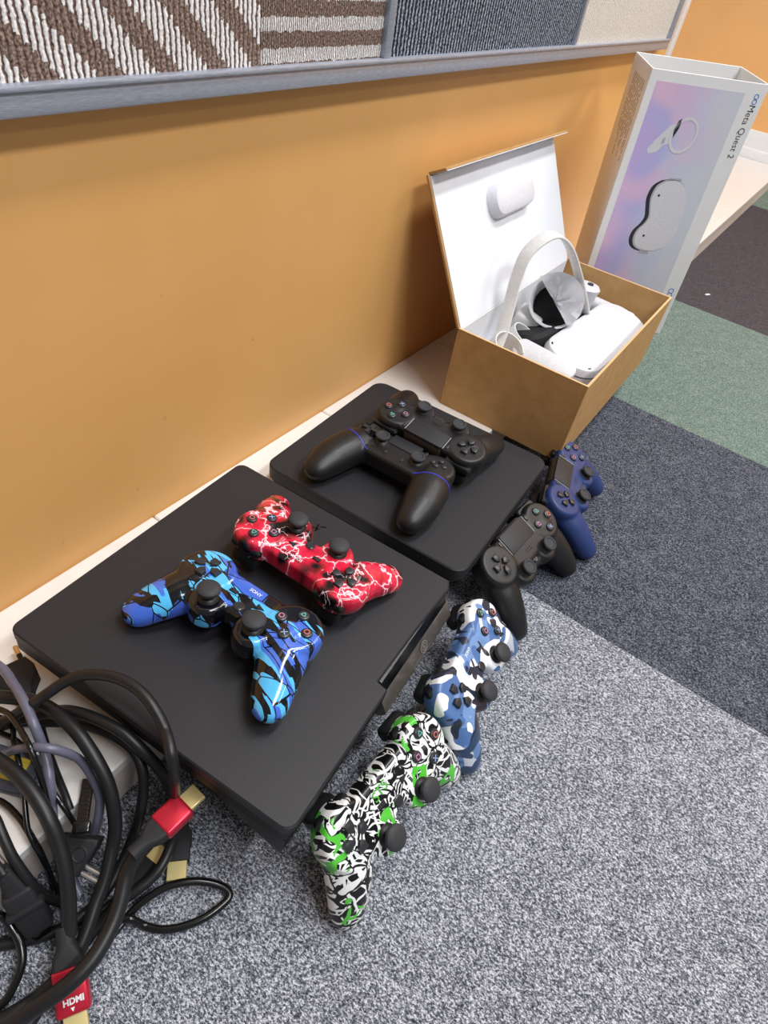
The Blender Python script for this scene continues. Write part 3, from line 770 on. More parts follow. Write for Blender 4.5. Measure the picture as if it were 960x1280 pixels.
for cx_, cy_ in ((-10.4, -3.0), (8.6, 3.0), (-10.4, 3.0), (9.0, -3.2)):
    hpart('camera_eye', xf(lathe([(0, -.2), (.5, -.2), (.5, .18), (.38, .24), (0, .2)], 18), HM @ T(cx_, cy_, 1.72)), M_GLOSS)
foam = loft([(rrect(8.5, 2.6, 2.0), -3.0), (rrect(9.0, 3.0, 2.4), -1.0), (rrect(8.8, 2.8, 2.2), 2.2), (rrect(8.0, 2.2, 1.8), 2.8)])
hpart('face_cushion', xf(foam, T(80.4, -18.0, 6.6) @ RZ(-.18) @ RX(-.35)), M_FOAM, 'black face cushion')
# eye cup with dark inside and crumpled film over it
EM = T(80.6, -16.8, 12.2) @ RZ(.30) @ RY(-.95)
cup = hpart('eye_cup', xf(lathe([(3.2, -2.6), (3.7, -2.0), (4.0, .8), (4.1, 1.3), (3.85, 1.35), (3.6, .8), (3.2, -2.0), (0, -2.2)], 36, closed=False), EM), M_WPLA)
hpart('lens', xf(lathe([(0, -1.2), (2.2, -1.35), (3.3, -1.9), (3.2, -2.1), (0, -2.1)], 32), EM), M_FOAM, 'dark lens inside the eye cup', cup)
fb = B(); NA, NR = 16, 7
ctr = fb.verts.new((-.3, 0, 1.5)); rings_ = []
for j in range(1, NR+1):
    rg = []
    for i in range(NA+1):
        a_ = -1.62+3.24*i/NA; r_ = 4.15*j/NR*(1+.05*random.random())
        rg.append(fb.verts.new((-.3+r_*math.cos(a_), r_*math.sin(a_), 1.3+.55*random.random()+.14*r_)))
    rings_.append(rg)
for i in range(NA): fb.faces.new((ctr, rings_[0][i], rings_[0][i+1]))
for a_, b_ in zip(rings_, rings_[1:]):
    for i in range(NA): fb.faces.new((a_[i], b_[i], b_[i+1], a_[i+1]))
bmesh.ops.solidify(fb, geom=fb.faces[:], thickness=.05)
hpart('film', xf(fb, EM @ RZ(-.75)), M_LINER, 'crumpled white protective film half over the eye cup', cup)
strap = [(66.6, -14.6, 7.6), (68.4, -14.3, 10.2), (70.3, -13.5, 13.9), (71.3, -13, 17), (72.7, -13, 20.6), (75.7, -14.5, 22.8), (79, -16, 21.4), (82, -18, 17.2), (85.4, -19.6, 12.2), (87.6, -20.8, 8.2)]
hpart('head_strap', ribbon(strap, 1.9, .38, 6, (.25, 1, .12)), M_WSTR, 'white strap standing up in a loop')
hpart('strap_arm', xf(prism(rrect(5.0, 1.5, 1.3), 0, .55, .12), T(69.6, -21.2, 8.6) @ RZ(-PI/2-.12) @ RX(.6)), M_WPLA)
hpart('strap_arm', xf(box((0, 0, 0), (2.4, 9.0, 2.4), 1.0, 4), T(97.0, -21.6, 7.6) @ RZ(-.1)), M_WPLA)
hpart('strap_buckle', xf(box((0, 0, 0), (5.0, 4.2, 3.6), .5, 3), T(79.6, -13.7, 8.0) @ RZ(.2) @ RX(.2)), M_WSTR)
for cx_, cy_, cz_, rr, rz in ((73.0, -15.4, 7.4, 2.3, .3), (67.2, -15.6, 8.0, 2.4, -.2)):
    arc = [(rr*math.cos(a), rr*math.sin(a), 0) for a in [PI*(-.25+1.2*q/8) for q in range(9)]]
    hpart('strap_guide', xf(ribbon(arc, 4.2, .3, 3, (0, 0, 1)), T(cx_, cy_, cz_) @ RZ(rz) @ RX(.5)), M_WSTR)
hc = thing('motion_controller', 'white rounded handle of a motion controller tucked behind the headset strap', 'controller', (94.6, -16.6, 4.6))
part('grip', xf(lathe([(0, 0), (1.5, .1), (2.0, .8), (2.1, 3.0), (2.3, 5.2), (2.5, 6.0), (2.1, 6.5), (0, 6.6)], 28), RY(.12)), M_WPLA, hc)
part('thumb_button', xf(lathe([(0, 0), (.55, 0), (.5, .25), (0, .3)], 18), T(.7, -.6, 6.5)), M_BTN, hc)

# ------------------------------------------------------------------ white printed sleeve standing on end
SR = eul(-.0437, -.0174, .5033)
sl = thing('packaging_sleeve', 'tall white printed packaging sleeve with pale purple picture standing on end behind the open box', 'box', (115.75, -17.53, .35), SR)
SD, SW, SH = 14.59, 17.48, 40.6
a, b = SD/2, SW/2; th = .22
part('front_panel', box2((-a, -b, 0), (-a+th, b, SH), .04, 1), M_WSLEEVE, sl)
part('back_panel', box2((a-th, -b, 0), (a, b, SH), .04, 1), M_WSLEEVE, sl)
sp1 = part('side_panel', box2((-a+th, b-th, 0), (a-th, b, SH), .04, 1), M_WSLEEVE, sl)
part('side_panel', box2((-a+th, -b, 0), (a-th, -b+th, SH), .04, 1), M_WSLEEVE, sl)
FMx = Matrix(((0, 0, -1, -a), (-1, 0, 0, b), (0, 1, 0, 0), (0, 0, 0, 1)))     # flat print: (from left, up, out) on the front panel
k = NT('lilac_picture_print', 0.4, 0.4)
v = k.coord((1/U, 1/U, 1/U)); X_, Y_, Z_ = k.sep(v)
lft = k.math('DIVIDE', k.math('SUBTRACT', b-1.2, Y_), 13.5, clamp=True)
nz = k.noise(v, .16, 2)
colr = k.ramp(k.math('ADD', lft, k.math('MULTIPLY', k.math('SUBTRACT', nz, .5), .5)), [(0.0, lin(196, 176, 226)), (0.25, lin(182, 180, 226)), (0.5, lin(192, 200, 226)), (0.85, lin(206, 210, 220))])
pk = k.math('MULTIPLY', k.ramp(k.noise(k.vmath('ADD', v, (9, 3, 40)), .12, 1), [(.45, (0, 0, 0, 1)), (.62, (1, 1, 1, 1))]), k.math('SUBTRACT', 1.0, lft))
k.base(k.mix(pk, colr, lin(226, 190, 216))); M_ART = k.m
def art(nm, bm, mat, lift=.0, label=None): return part(nm, xf(bm, FMx @ T(0, 0, lift)), mat, sl, label=label)
art('picture_panel', prism([(1.2, .8), (15.0, .8), (14.5, 39.2), (1.2, 39.2)], 0, .02), M_ART)
M_AW = plain('pale_grey_print', (214, 214, 220), .4); M_AG = plain('mid_grey_print', (176, 176, 184), .4)
hsp = [(8.0, 26.2), (9.6, 26.5), (11.2, 25.8), (12.3, 24.0), (12.9, 21.0), (12.8, 18.0), (12.0, 15.9), (10.4, 14.9), (8.4, 14.7), (6.9, 15.2), (6.2, 16.4), (6.3, 17.9), (7.1, 19.2), (7.4, 20.4), (7.0, 21.8), (6.6, 23.4), (6.9, 25.2)]
hspline = [(p.x, p.y) for p in spline([(q[0], q[1], 0) for q in hsp+hsp[:1]], 4)[:-1]]
art('picture_dark_band', prism([(x_-.75, y_-.1) for x_, y_ in hspline], .02, .03), M_TXT)  # dark printed band along the left of the pictured headset
art('picture_headset_edge', prism([(x_-.12, y_) for x_, y_ in hspline], .03, .04), M_AG)
art('picture_headset', prism([(x_*.96+.42, y_*.97+.6) for x_, y_ in hspline], .04, .05), M_AW, label='printed picture of a white headset')
for q in ((7.7, 23.8), (7.7, 17.2)): art('picture_dot', xf(lathe([(0, 0), (.2, 0), (.2, .02), (0, .02)], 14), T(q[0], q[1], .045)), M_TXT)
art('picture_strap', prism([(8.2, 26.6), (10.4, 26.7), (10.2, 26.2), (8.4, 26.2)], .03, .04), M_AG)
art('picture_strap', prism([(7.8, 14.2), (9.6, 14.2), (9.4, 14.8), (8.0, 14.8)], .03, .04), M_AG)
RM = T(8.0, 32.7, 0) @ RZ(-.15) @ Matrix.Diagonal((.82, 1.05, 1, 1))
art('picture_ring', xf(ring_bm(2.25, .42, .03, 36), RM @ T(0, 0, .03)), M_AW)
art('picture_ring_edge', xf(ring_bm(2.42, .14, .02, 36), RM @ T(0, 0, .025)), M_AG)
art('picture_handle', prism([(6.6, 34.3), (5.4, 33.7), (4.0, 31.6), (3.2, 30.2), (3.6, 29.6), (4.8, 30.0), (5.4, 31.0), (6.3, 31.4)], .03, .04), M_AW, label='printed picture of a controller handle')
art('picture_crescent', prism([(6.5, 34.6), (6.9, 34.9), (6.9, 33.6), (6.5, 32.2), (6.2, 33.2)], .045, .06), M_TXT)
art('picture_crescent', prism([(5.0, 31.9), (5.4, 32.2), (5.5, 31.4), (5.1, 31.1)], .045, .06), M_AG)
TX = T(16.25, 34.2, .005) @ RZ(-PI/2)
art('lettering', xf(text_bm('Meta Quest 2', 1.32, .02, 0.0), TX), M_TXT, label='dark printed name running down the edge')
lp = join(xf(ring_bm(.30, .11, .02), T(.0, .33, 0)), xf(ring_bm(.30, .11, .02), T(0, -.33, 0)))
art('loop_logo', xf(lp, T(16.3, 38.6, .005)), M_BLUEINK, label='blue looped logo')
art('loop_logo', xf(join(ring_bm(.42, .12, .02), xf(ring_bm(.42, .12, .02), T(.0, -.8, 0))), T(16.2, 8.4, .005)), M_BLUEINK, label='blue printed mark near the lower edge')
# small print columns on the narrow side: unreadable lines of ink
M_SP = plain('small_print_ink', (150, 128, 104), .6)
SMx = Matrix(((1, 0, 0, 0), (0, 0, 1, b), (0, 1, 0, 0), (0, 0, 0, 1)))
bm = None
for q in range(9):
    yy = -5.0+q*1.05
    z = 38.6
    while z > 27.5+2*(q % 3):
        ln_ = random.uniform(.5, 1.8)
        r_ = box2((yy, z-ln_, 0), (yy+.34, z, .015)); z -= ln_+.25
        bm = r_ if bm is None else join(bm, r_)
o = part('small_print', xf(bm, SMx), M_SP, sl, label='columns of tiny printed text'); o['kind'] = 'stuff'

lt = part('paper_scrap', xf(box((0, 0, 0), (1.5, .6, .3), .12, 2), RZ(-.5)), M_WHITEP, None)
lt.location = (162.12*U, -29.09*U, (ZF+.15)*U); tag(lt, 'tiny white scrap lying on the brown carpet tile beside the sleeve', 'scrap')

# ------------------------------------------------------------------ cables
CP = {
    'T1': (0.52, [(-7.72, -7.14, 3.0), (-6.78, -8.56, 3.23), (-5.67, -10.34, 3.54), (-4.9, -11.76, 3.86), (-4.33, -13.09, 4.16), (-4.07, -14.4, 4.38), (-3.98, -15.65, 4.51), (-3.95, -16.84, 4.47), (-3.99, -17.95, 4.27), (-4.1, -18.98, 3.9), (-4.24, -19.92, 3.42), (-4.41, -20.75, 2.85), (-4.62, -21.48, 2.2), (-4.92, -22.1, 1.51), (-5.25, -22.61, 0.8), (-5.56, -23.0, 0.08), (-5.88, -23.3, -0.6), (-6.21, -23.52, -1.12), (-6.65, -23.79, -1.6), (-7.4, -24.29, -2.12), (-8.24, -24.82, -2.6), (-8.97, -25.18, -2.92), (-9.69, -25.5, -3.19), (-10.42, -25.9, -3.46), (-11.16, -26.28, -3.72), (-11.9, -26.63, -3.93), (-12.7, -26.88, -4.1), (-13.68, -26.95, -4.24), (-14.71, -26.87, -4.35), (-15.7, -26.36, -5.35), (-16.74, -26.02, -5.35), (-18.18, -25.46, -5.31), (-19.36, -24.99, -5.2)]) ,
    'T2': (0.56, [(-5.48, -26.41, 1.2), (-5.94, -26.45, 1.04), (-6.52, -26.51, 0.8), (-6.99, -26.57, 0.51), (-7.46, -26.71, 0.2), (-7.96, -27.02, -0.11), (-8.5, -27.4, -0.4), (-9.1, -27.75, -0.67), (-9.78, -28.08, -0.9), (-10.63, -28.39, -1.07), (-11.51, -28.62, -1.2), (-12.32, -28.7, -1.29), (-13.1, -28.66, -1.4), (-13.89, -28.5, -1.58), (-14.65, -28.25, -1.8), (-15.36, -27.95, -2.09), (-16.05, -27.62, -2.4), (-16.75, -27.32, -2.67), (-17.52, -26.95, -3.0), (-18.57, -26.31, -3.54), (-19.44, -25.76, -4.0)]) ,
    'T3': (0.54, [(-9.39, -10.38, 3.5), (-8.98, -12.57, 3.56), (-8.55, -15.02, 3.62), (-8.39, -16.22, 3.66), (-8.35, -17.1, 3.62), (-8.38, -18.17, 3.45), (-8.48, -19.17, 3.2), (-8.61, -20.01, 2.89), (-8.78, -20.73, 2.5), (-8.95, -21.34, 1.99), (-9.18, -21.92, 1.4), (-9.5, -22.61, 0.73), (-9.91, -23.32, 0.0), (-10.42, -24.02, -0.81), (-10.97, -24.68, -1.6), (-11.55, -25.3, -2.3), (-12.0, -25.75, -2.8)]) ,
    'T4': (0.42, [(-8.92, -10.93, 2.2), (-8.01, -11.25, 2.3), (-6.82, -11.81, 2.7), (-5.63, -12.77, 3.87), (-4.6, -14.07, 5.67), (-3.74, -14.64, 6.5), (-2.95, -14.93, 6.87), (-2.21, -15.4, 7.28), (-1.56, -16.04, 7.67), (-0.99, -16.98, 8.04), (-0.53, -18.03, 8.31), (-0.22, -19.06, 8.42), (-0.05, -20.1, 8.4), (-0.06, -21.13, 8.26), (-0.18, -22.08, 8.0), (-0.32, -22.86, 7.59), (-0.55, -23.59, 7.2), (-0.97, -24.45, 7.2), (-1.41, -25.21, 7.0), (-1.7, -25.69, 6.06), (-1.92, -25.92, 4.6), (-2.02, -25.77, 2.46), (-2.17, -25.6, 0.2), (-2.55, -25.84, -1.72), (-3.15, -26.22, -3.2), (-4.13, -26.64, -3.79), (-5.21, -26.95, -4.0), (-6.14, -26.93, -4.22), (-6.99, -26.75, -4.38), (-7.71, -26.5, -4.57), (-8.47, -26.27, -4.75), (-9.41, -26.15, -4.96), (-10.54, -26.13, -5.2), (-11.94, -26.3, -5.31), (-13.52, -26.59, -5.32), (-15.46, -27.08, -5.15), (-17.05, -27.4, -5.3)]) ,
    'T5': (0.44, [(-8.75, -9.04, 1.2), (-7.39, -10.42, 1.6), (-5.78, -11.89, 1.89), (-4.7, -13.02, 2.42), (-3.89, -14.04, 3.05), (-3.42, -14.87, 3.61), (-3.1, -15.71, 4.07), (-2.74, -16.78, 4.36), (-2.41, -17.94, 4.52), (-2.12, -19.13, 4.54), (-1.88, -20.26, 4.38), (-1.76, -21.23, 3.99), (-1.66, -22.07, 3.4), (-1.53, -22.76, 2.62), (-1.4, -23.28, 1.6), (-1.3, -23.58, 0.12), (-1.23, -23.78, -1.4), (-1.21, -23.97, -2.61), (-1.25, -24.19, -3.6), (-1.39, -24.55, -4.34), (-1.53, -24.86, -4.8)]) ,
    'T6': (0.42, [(-9.35, -9.92, 0.9), (-7.88, -10.19, 0.62), (-6.19, -10.98, 0.72), (-5.11, -12.06, 0.9), (-4.22, -13.36, 1.16), (-3.4, -14.97, 1.79), (-2.73, -16.66, 2.4), (-2.26, -18.29, 2.61), (-1.96, -19.71, 2.6), (-1.85, -20.61, 2.38), (-1.89, -21.27, 2.0), (-2.07, -21.91, 1.59), (-2.39, -22.45, 1.0), (-2.9, -22.91, 0.07), (-3.47, -23.24, -1.0), (-3.96, -23.35, -2.14), (-4.47, -23.41, -3.2), (-5.04, -23.57, -4.0), (-5.76, -23.79, -4.62), (-6.79, -24.13, -5.08), (-7.88, -24.44, -5.38), (-8.86, -24.63, -5.45), (-9.74, -24.76, -5.27), (-10.44, -24.82, -4.95), (-11.1, -24.66, -4.95), (-11.9, -24.33, -5.03), (-12.73, -23.88, -5.1), (-13.47, -23.36, -5.15), (-14.26, -22.68, -5.18), (-15.38, -21.62, -5.19), (-16.3, -20.71, -5.2)]) ,
    'G1': (0.36, [(-4.75, -4.81, 4.2), (-4.55, -6.65, 4.4), (-4.38, -8.74, 4.64), (-4.44, -9.86, 4.78), (-4.62, -10.82, 4.95), (-4.85, -12.11, 5.3), (-5.11, -13.32, 5.49), (-5.37, -14.26, 5.32), (-5.65, -15.17, 5.14), (-5.83, -15.74, 4.56), (-6.01, -16.19, 3.88), (-6.23, -16.72, 3.41), (-6.53, -17.33, 3.01), (-7.01, -18.14, 2.57), (-7.49, -18.75, 1.73), (-7.85, -18.97, 0.53), (-8.3, -19.65, 0.36), (-8.72, -20.24, -0.09), (-9.0, -20.42, -1.51), (-9.15, -20.58, -3.18), (-9.32, -21.12, -4.32), (-9.65, -22.32, -5.0), (-9.94, -23.4, -5.4)]) ,
    'G2': (0.34, [(-10.57, -12.65, 2.0), (-9.45, -13.27, 2.23), (-8.22, -14.0, 2.55), (-7.68, -14.39, 2.85), (-7.36, -15.09, 3.66), (-6.86, -15.95, 4.32), (-6.39, -17.0, 5.05), (-5.91, -17.69, 4.93), (-5.45, -18.16, 4.31), (-5.07, -18.48, 3.48), (-4.83, -18.83, 2.62), (-4.83, -19.42, 1.98), (-4.95, -20.06, 1.4), (-5.13, -20.63, 0.81), (-5.4, -21.11, 0.2), (-5.81, -21.42, -0.46), (-6.24, -21.59, -1.2), (-6.57, -21.6, -2.06), (-6.93, -21.58, -3.0), (-7.54, -21.74, -4.11), (-8.07, -21.9, -5.0)]) ,
    'B1': (0.22, [(-7.31, -8.93, 3.65), (-6.85, -10.29, 3.95), (-6.38, -11.84, 4.32), (-6.24, -12.63, 4.54), (-6.26, -13.33, 4.73), (-6.4, -14.38, 4.96), (-6.61, -15.49, 5.15), (-6.81, -16.42, 5.19), (-7.01, -17.1, 4.81), (-7.24, -17.68, 4.11), (-7.5, -18.22, 3.33), (-7.8, -18.77, 2.69), (-8.13, -19.35, 2.06), (-8.53, -19.97, 1.22), (-8.87, -20.16, -0.64), (-9.32, -20.86, -1.32), (-9.71, -21.29, -2.58), (-10.07, -21.74, -4.05), (-10.34, -22.09, -5.2)]) ,
    'B2': (0.2, [(-7.71, -8.96, 2.4), (-6.93, -10.24, 2.38), (-6.23, -11.78, 2.41), (-6.43, -12.78, 2.53), (-6.92, -13.69, 2.68), (-7.36, -14.95, 3.2), (-7.78, -15.94, 3.2), (-8.22, -16.75, 2.78), (-8.71, -17.57, 2.24), (-9.34, -18.5, 1.69), (-9.9, -19.41, 1.11), (-10.15, -20.21, 0.51), (-10.27, -20.78, -0.45), (-10.37, -21.02, -1.81), (-10.48, -21.24, -3.2), (-10.69, -21.76, -4.46), (-10.87, -22.21, -5.4)]) ,
    'B3': (0.2, [(-7.74, -9.35, 0.99), (-7.19, -11.01, 1.23), (-6.67, -13.09, 1.49), (-6.68, -14.89, 1.7), (-6.88, -16.51, 1.76), (-7.1, -17.81, 1.51), (-7.33, -18.93, 1.26), (-7.42, -19.76, 0.92), (-7.46, -20.32, 0.36), (-7.48, -20.65, -0.68), (-7.49, -20.81, -1.6)]) ,
    'B5': (0.36, [(-10.87, -14.38, 2.4), (-10.85, -15.7, 2.31), (-10.86, -17.18, 2.2), (-10.95, -17.87, 2.16), (-11.1, -18.41, 2.0), (-11.32, -19.19, 1.55), (-11.54, -20.02, 0.9), (-11.66, -20.86, 0.04), (-11.71, -21.58, -0.9), (-11.72, -21.97, -1.75), (-11.65, -22.23, -2.6), (-11.45, -22.51, -3.54), (-11.19, -22.81, -4.4), (-10.91, -23.27, -5.01), (-10.68, -23.66, -5.4)]) ,
    'B6': (0.24, [(-11.56, -14.52, 0.4), (-10.82, -14.88, 0.39), (-10.04, -15.5, 0.41), (-9.8, -16.53, 0.55), (-9.78, -17.63, 0.68), (-9.81, -18.45, 0.79), (-9.91, -19.17, 0.71), (-10.04, -19.95, 0.24), (-10.14, -20.33, -1.14), (-10.26, -20.54, -2.49), (-10.4, -20.73, -3.75), (-10.63, -21.17, -4.73), (-10.82, -21.56, -5.4)]) ,
    'B7': (0.3, [(-15.46, -20.03, -1.87), (-14.81, -20.43, -2.49), (-14.13, -21.07, -2.98), (-14.01, -21.56, -3.37), (-14.08, -22.09, -3.65), (-14.17, -22.71, -3.91), (-14.34, -23.32, -4.14), (-14.61, -23.83, -4.36), (-15.0, -24.24, -4.59), (-15.57, -24.57, -4.85), (-16.18, -24.79, -5.1), (-16.63, -24.91, -5.27), (-17.17, -24.87, -5.4), (-18.14, -24.54, -5.47), (-18.99, -24.19, -5.5)]) ,
    'FL': (0.3, [(-12.24, -27.44, -5.5), (-11.29, -27.41, -5.48), (-10.16, -27.37, -5.45), (-9.35, -27.31, -5.39), (-8.65, -27.28, -5.3), (-8.07, -27.32, -5.15), (-7.48, -27.44, -5.0), (-6.72, -27.67, -4.88), (-5.95, -27.99, -4.8), (-5.29, -28.39, -4.77), (-4.69, -28.88, -4.8), (-4.11, -29.45, -4.88), (-3.61, -30.09, -5.0), (-3.19, -30.81, -5.15), (-2.92, -31.47, -5.3), (-2.88, -31.91, -5.42), (-3.02, -32.18, -5.5), (-3.34, -32.27, -5.54), (-3.82, -32.21, -5.55), (-4.49, -32.05, -5.55), (-5.23, -31.79, -5.55), (-5.94, -31.41, -5.55), (-6.61, -30.95, -5.55), (-7.19, -30.45, -5.55), (-7.68, -29.9, -5.55), (-8.05, -29.26, -5.57), (-8.33, -28.64, -5.5), (-8.52, -28.16, -5.1), (-8.72, -27.75, -4.75), (-9.0, -27.34, -4.8), (-9.39, -27.02, -5.0), (-10.06, -26.93, -5.22), (-10.64, -26.93, -5.4)]) ,
    'P2': (0.28, [(-3.74, -10.07, 0.5), (-3.94, -10.84, 0.42), (-4.26, -11.88, 0.34), (-4.68, -12.9, 0.31), (-5.15, -14.03, 0.33), (-5.61, -15.31, 0.36), (-6.04, -16.57, 0.38), (-6.4, -17.71, 0.41), (-6.7, -18.7, 0.41), (-6.98, -19.52, 0.33), (-7.15, -19.98, 0.04)]) ,
    'P4': (0.3, [(-7.05, -26.04, -5.2), (-7.54, -25.95, -5.28), (-8.21, -25.81, -5.37), (-8.94, -25.62, -5.39), (-9.72, -25.45, -5.35), (-10.56, -25.22, -5.57), (-11.22, -25.11, -5.57)]) ,
    'AC': (0.32, [(-12.57, -20.57, 0.5), (-12.5, -19.82, 0.66), (-12.51, -18.75, 0.8), (-12.79, -17.39, 0.72), (-13.07, -16.26, 0.6)]) ,
}
def cable(name, key, label, mat, cat='cable', group=None, flat=1.0):
    r, pts = CP[key]
    c0 = min(pts, key=lambda p: p[2])
    t = thing(name, label, cat, (c0[0], c0[1], max(c0[2]-r, ZF)), None, group)
    part('cord', tube(pts, r, 12, 6, flat=flat), mat, t, off=root_off(t), ang=70)
    return t
def frame(p0, p1, up=(0, 0, 1)):
    p0, p1 = Vector(p0), Vector(p1); y = (p1-p0).normalized(); x = y.cross(Vector(up)).normalized(); z = x.cross(y)
    M = Matrix((x, y, z)).transposed().to_4x4(); M.translation = p0
    return M, (p1-p0).length
CAMV = (-12, -18, 46)             # plugs lie flat, broad side upwards
def hdmi_plug(t, p0, p1, body, s=1.0, red=True, text=False, up=(0, 0, 1)):
    """strain relief, shell and gold contact along p0 -> p1 (p0 where the shell begins)"""
    M, ln = frame(p0, p1, up); off = root_off(t)
    def pp(nm, bm, mat, parent=t, label=None): return part(nm, xf(bm, M), mat, parent, off=off, label=label)
    if red:
        pp('strain_relief', xf(loft([(rrect(.6*s, .6*s, .55*s), -2.6*s), (rrect(.62*s, .58*s, .5*s), -1.4*s), (rrect(1.0*s, .62*s, .3*s), -.5*s), (rrect(1.08*s, .62*s, .3*s), .05*s)]), RX(-PI/2)), M_BLKR)
        sh = pp('plug_shell', box2((-1.15*s, 0, -.62*s), (1.15*s, ln, .62*s), .28*s, 3), body, label='red metal shell')
        if text:
            pp('lettering', xf(text_bm('HDMI', .56*s, .03, .02), T(-.1, ln*.70, .635*s) @ RZ(PI)), M_WHITEP, sh)
            pp('arrow_mark', prism([(-.13, ln*.82), (.13, ln*.82), (0, ln*.82+.26)], .62*s, .64*s), M_WHITEP, sh)
    else:
        pp('plug_shell', loft_plug(s, ln), body)
    pp('gold_contact', xf(loft([(rrect(.78*s, .28*s, .06), 0), (rrect(.78*s, .28*s, .06), 1.45*s)]), T(0, ln-.05, 0) @ RX(-PI/2) ), M_GOLD, label='gold plated contact')
def loft_plug(s, ln):
    return prism([(-.55*s, -.6), (.55*s, -.6), (.75*s, .25*ln), (1.02*s, .32*ln), (1.02*s, ln*.62), (.94*s, ln*.68), (.94*s, ln), (-.94*s, ln), (-.94*s, ln*.68), (-1.02*s, ln*.62), (-1.02*s, .32*ln), (-.75*s, .25*ln)], -.5*s, .5*s, .12)

t = cable('hdmi_cable', 'T2', 'thick black cable on top of the tangle ending in the upper red metal plug', M_CABLE)
hdmi_plug(t, (-4.31, -26.61, 1.60), (-1.95, -26.73, 1.60), M_RED, .9)
t = cable('hdmi_cable', 'T3', 'thick black cable running down to the lower red plug with white lettering', M_CABLE)
hdmi_plug(t, (-13.07, -27.02, -3.60), (-14.46, -29.26, -4.90), M_RED, .95, text=True)
t = cable('hdmi_cable', 'T5', 'black cable curving past the console to a black plug with gold tip on the carpet', M_CABLE)
hdmi_plug(t, (-1.54, -25.02, -5.20), (-3.93, -27.34, -5.20), M_BLKR, .95, red=False)
t = cable('hdmi_cable', 'P4', 'short end of black cable with black plug and gold tip under the upper red plug', M_CABLE)
hdmi_plug(t, (-6.98, -25.95, -5.20), (-5.12, -25.83, -5.20), M_BLKR, .9, red=False)
cable('cable', 'T1', 'thick matte black cable arching across the middle of the tangle from the left', M_CABLE)
cable('cable', 'T4', 'black cable looping highest over the side edge of the front console', M_CABLE)
cable('cable', 'T6', 'black cable bending down over the ledge edge and back left along the carpet', M_CABLE)
cable('cable', 'G1', 'grey violet cable running down from the upper left plug', M_GREYC)
cable('cable', 'G2', 'grey violet cable in a round loop over the white ledge', M_GREYC)
cable('cable', 'B1', 'thin shiny black cable curving over the grey cables', M_CABLEG)
cable('cable', 'B2', 'thin shiny black cable hanging nearly straight down at the left', M_CABLEG)
cable('cable', 'B5', 'medium black cable crossing the white ledge at the far left above the connector', M_CABLE)
cable('cable', 'B6', 'thin shiny black cable slipping over the ledge edge behind the thick cables', M_CABLEG)
cable('cable', 'B7', 'black cable bowing outwards on the carpet at the lower left edge', M_CABLEG)
cable('cable', 'FL', 'flat shiny black cable lying in a pointed loop on the grey carpet', M_CABLEG, flat=.75)

# two-pin mains plugs
t = cable('power_cord', 'B3', 'thin black cord with triangular two pin plug hanging amid the tangle', M_CABLEG, 'cable')
off = root_off(t)
tri = [(-8.34, -20.08, -2.00), (-6.72, -22.58, -2.00), (-7.36, -22.80, -2.30), (-9.24, -23.03, -3.30), (-9.63, -22.25, -3.00)]
cen = sum((Vector(q) for q in tri), Vector())/len(tri)
e1 = (Vector(tri[1])-Vector(tri[0])).normalized(); nn = e1.cross(Vector(tri[3])-Vector(tri[0])).normalized()
if nn.z < 0: nn = -nn
e2 = nn.cross(e1)
pl = [((Vector(q)-cen).dot(e1), (Vector(q)-cen).dot(e2)) for q in tri]
if sum(pl[i][0]*pl[(i+1) % 5][1]-pl[(i+1) % 5][0]*pl[i][1] for i in range(5)) < 0: pl = pl[::-1]
PM = Matrix((e1, e2, nn)).transposed().to_4x4(); PM.translation = cen
pb = part('plug_body', xf(prism(pl, -.7, .6, .25, 3), PM), M_BLKR, t, off=off)
part('dimple', xf(lathe([(.42, .6), (.5, .66), (.58, .6), (.5, .56), (.42, .6)], 22, closed=False), PM), M_BLKR, pb, off=off)
for dz in (0, .9): part('pin', tube([Vector((-9.1, -22.9, -3.1))+Vector((.5*dz, .2*dz, 0)), Vector((-8.6, -24.9, -3.2))+Vector((.5*dz, .2*dz, 0))], .2, 10, 1, smooth=False), M_PIN, t, off=off)
t = cable('power_cord', 'P2', 'black cord with two pin plug lying on the white ledge at the upper left', M_CABLE, 'cable')
off = root_off(t)
M, ln = frame((-4.0, -10.2, 1.0), (-3.1, -6.7, 1.0))
part('plug_body', xf(prism([(-.45, -.4), (.45, -.4), (.75, .6), (1.5, 1.6), (1.55, 2.6), (1.2, ln), (-1.2, ln), (-1.55, 2.6), (-1.5, 1.6), (-.75, .6)], -.75, .7, .3, 3), M), M_BLKR, t, off=off)
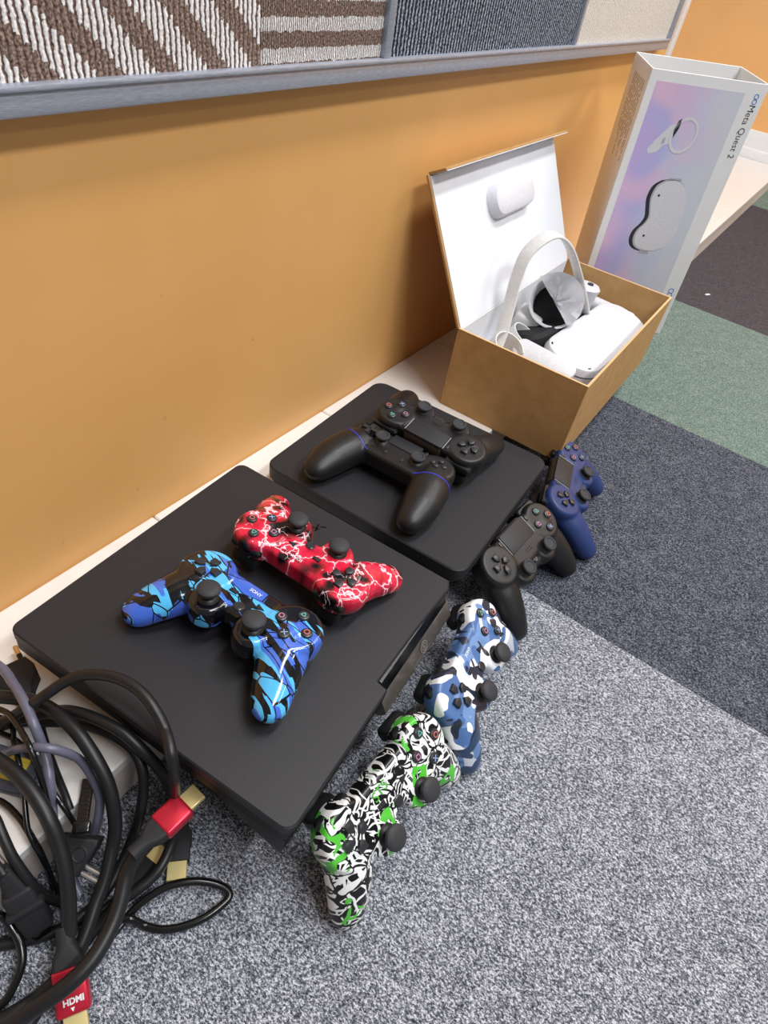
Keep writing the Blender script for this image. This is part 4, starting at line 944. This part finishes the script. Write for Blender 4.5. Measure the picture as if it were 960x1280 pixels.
for sx in (-.85, .85):
    p_ = part('pin', xf(tube([(sx, ln-.1, 0), (sx, ln+1.7, 0)], .21, 10, 1, smooth=False), M), M_BLKR, t, off=off)
    part('pin_tip', xf(tube([(sx, ln+.8, 0), (sx, ln+1.75, 0)], .225, 10, 1, smooth=False), M), M_BRASS, p_, off=off, label='brass coloured pin end')
t = cable('power_cord', 'AC', 'black cord ending in a chunky moulded black connector at the left', M_CABLE, 'cable')
off = root_off(t)
M, ln = frame((-12.5, -20.8, -.6), (-12.9, -23.4, -4.9), (-.3, -.5, .8))
part('connector_body', xf(join(box2((-1.0, .6, -.75), (1.0, ln-.4, .75), .3, 3), loft_neck := xf(loft([(rrect(.4, .4, .35), -1.4), (rrect(.7, .6, .4), .2), (rrect(.8, .62, .4), .8)]), RX(-PI/2))), M), M_BLKR, t, off=off)
part('connector_flange', xf(box2((-1.25, 1.9, -.95), (1.25, 2.5, .95), .2, 2), M), M_BLKR, t, off=off)
part('connector_nose', xf(box2((-.7, ln-.6, -.5), (.7, ln+.6, .5), .2, 2), M), M_GLOSS, t, off=off)

pl_ = thing('adapter_plug', 'slate grey plug with yellow insert under the cables at the left edge', 'plug', (-8.2, -14.9, 0))
off = root_off(pl_)
M, ln = frame((-9.4, -11.8, .75), (-7.3, -16.6, .75))
part('plug_body', xf(box2((-1.5, 0, -.7), (1.5, ln, .65), .3, 3), M), M_SLATE, pl_, off=off)
part('plug_insert', xf(box2((-.9, .9, .55), (.9, ln-.9, .85), .12, 2), M), M_YEL, pl_, off=off, label='yellow insert')
ct = thing('cable_tie', 'ribbed black cable tie standing out of the tangle near the ledge edge', 'cable tie', (-6.1, -20.4, -.4))
off = root_off(ct)
M, ln = frame((-5.0, -19.4, .75), (-7.3, -21.6, .2))
part('strap', xf(box2((-.42, 0, -.12), (.42, ln, .12), .05, 1), M), M_CABLEG, ct, off=off)
part('ribs', xf(join(*[box2((-.28, .3+q*.3, .1), (.28, .42+q*.3, .18)) for q in range(int((ln-.5)/.3))]), M), M_CABLEG, ct, off=off)
part('head', xf(box2((-.6, ln-.2, -.4), (.6, ln+.6, .4), .12, 2), M), M_CABLEG, ct, off=off)
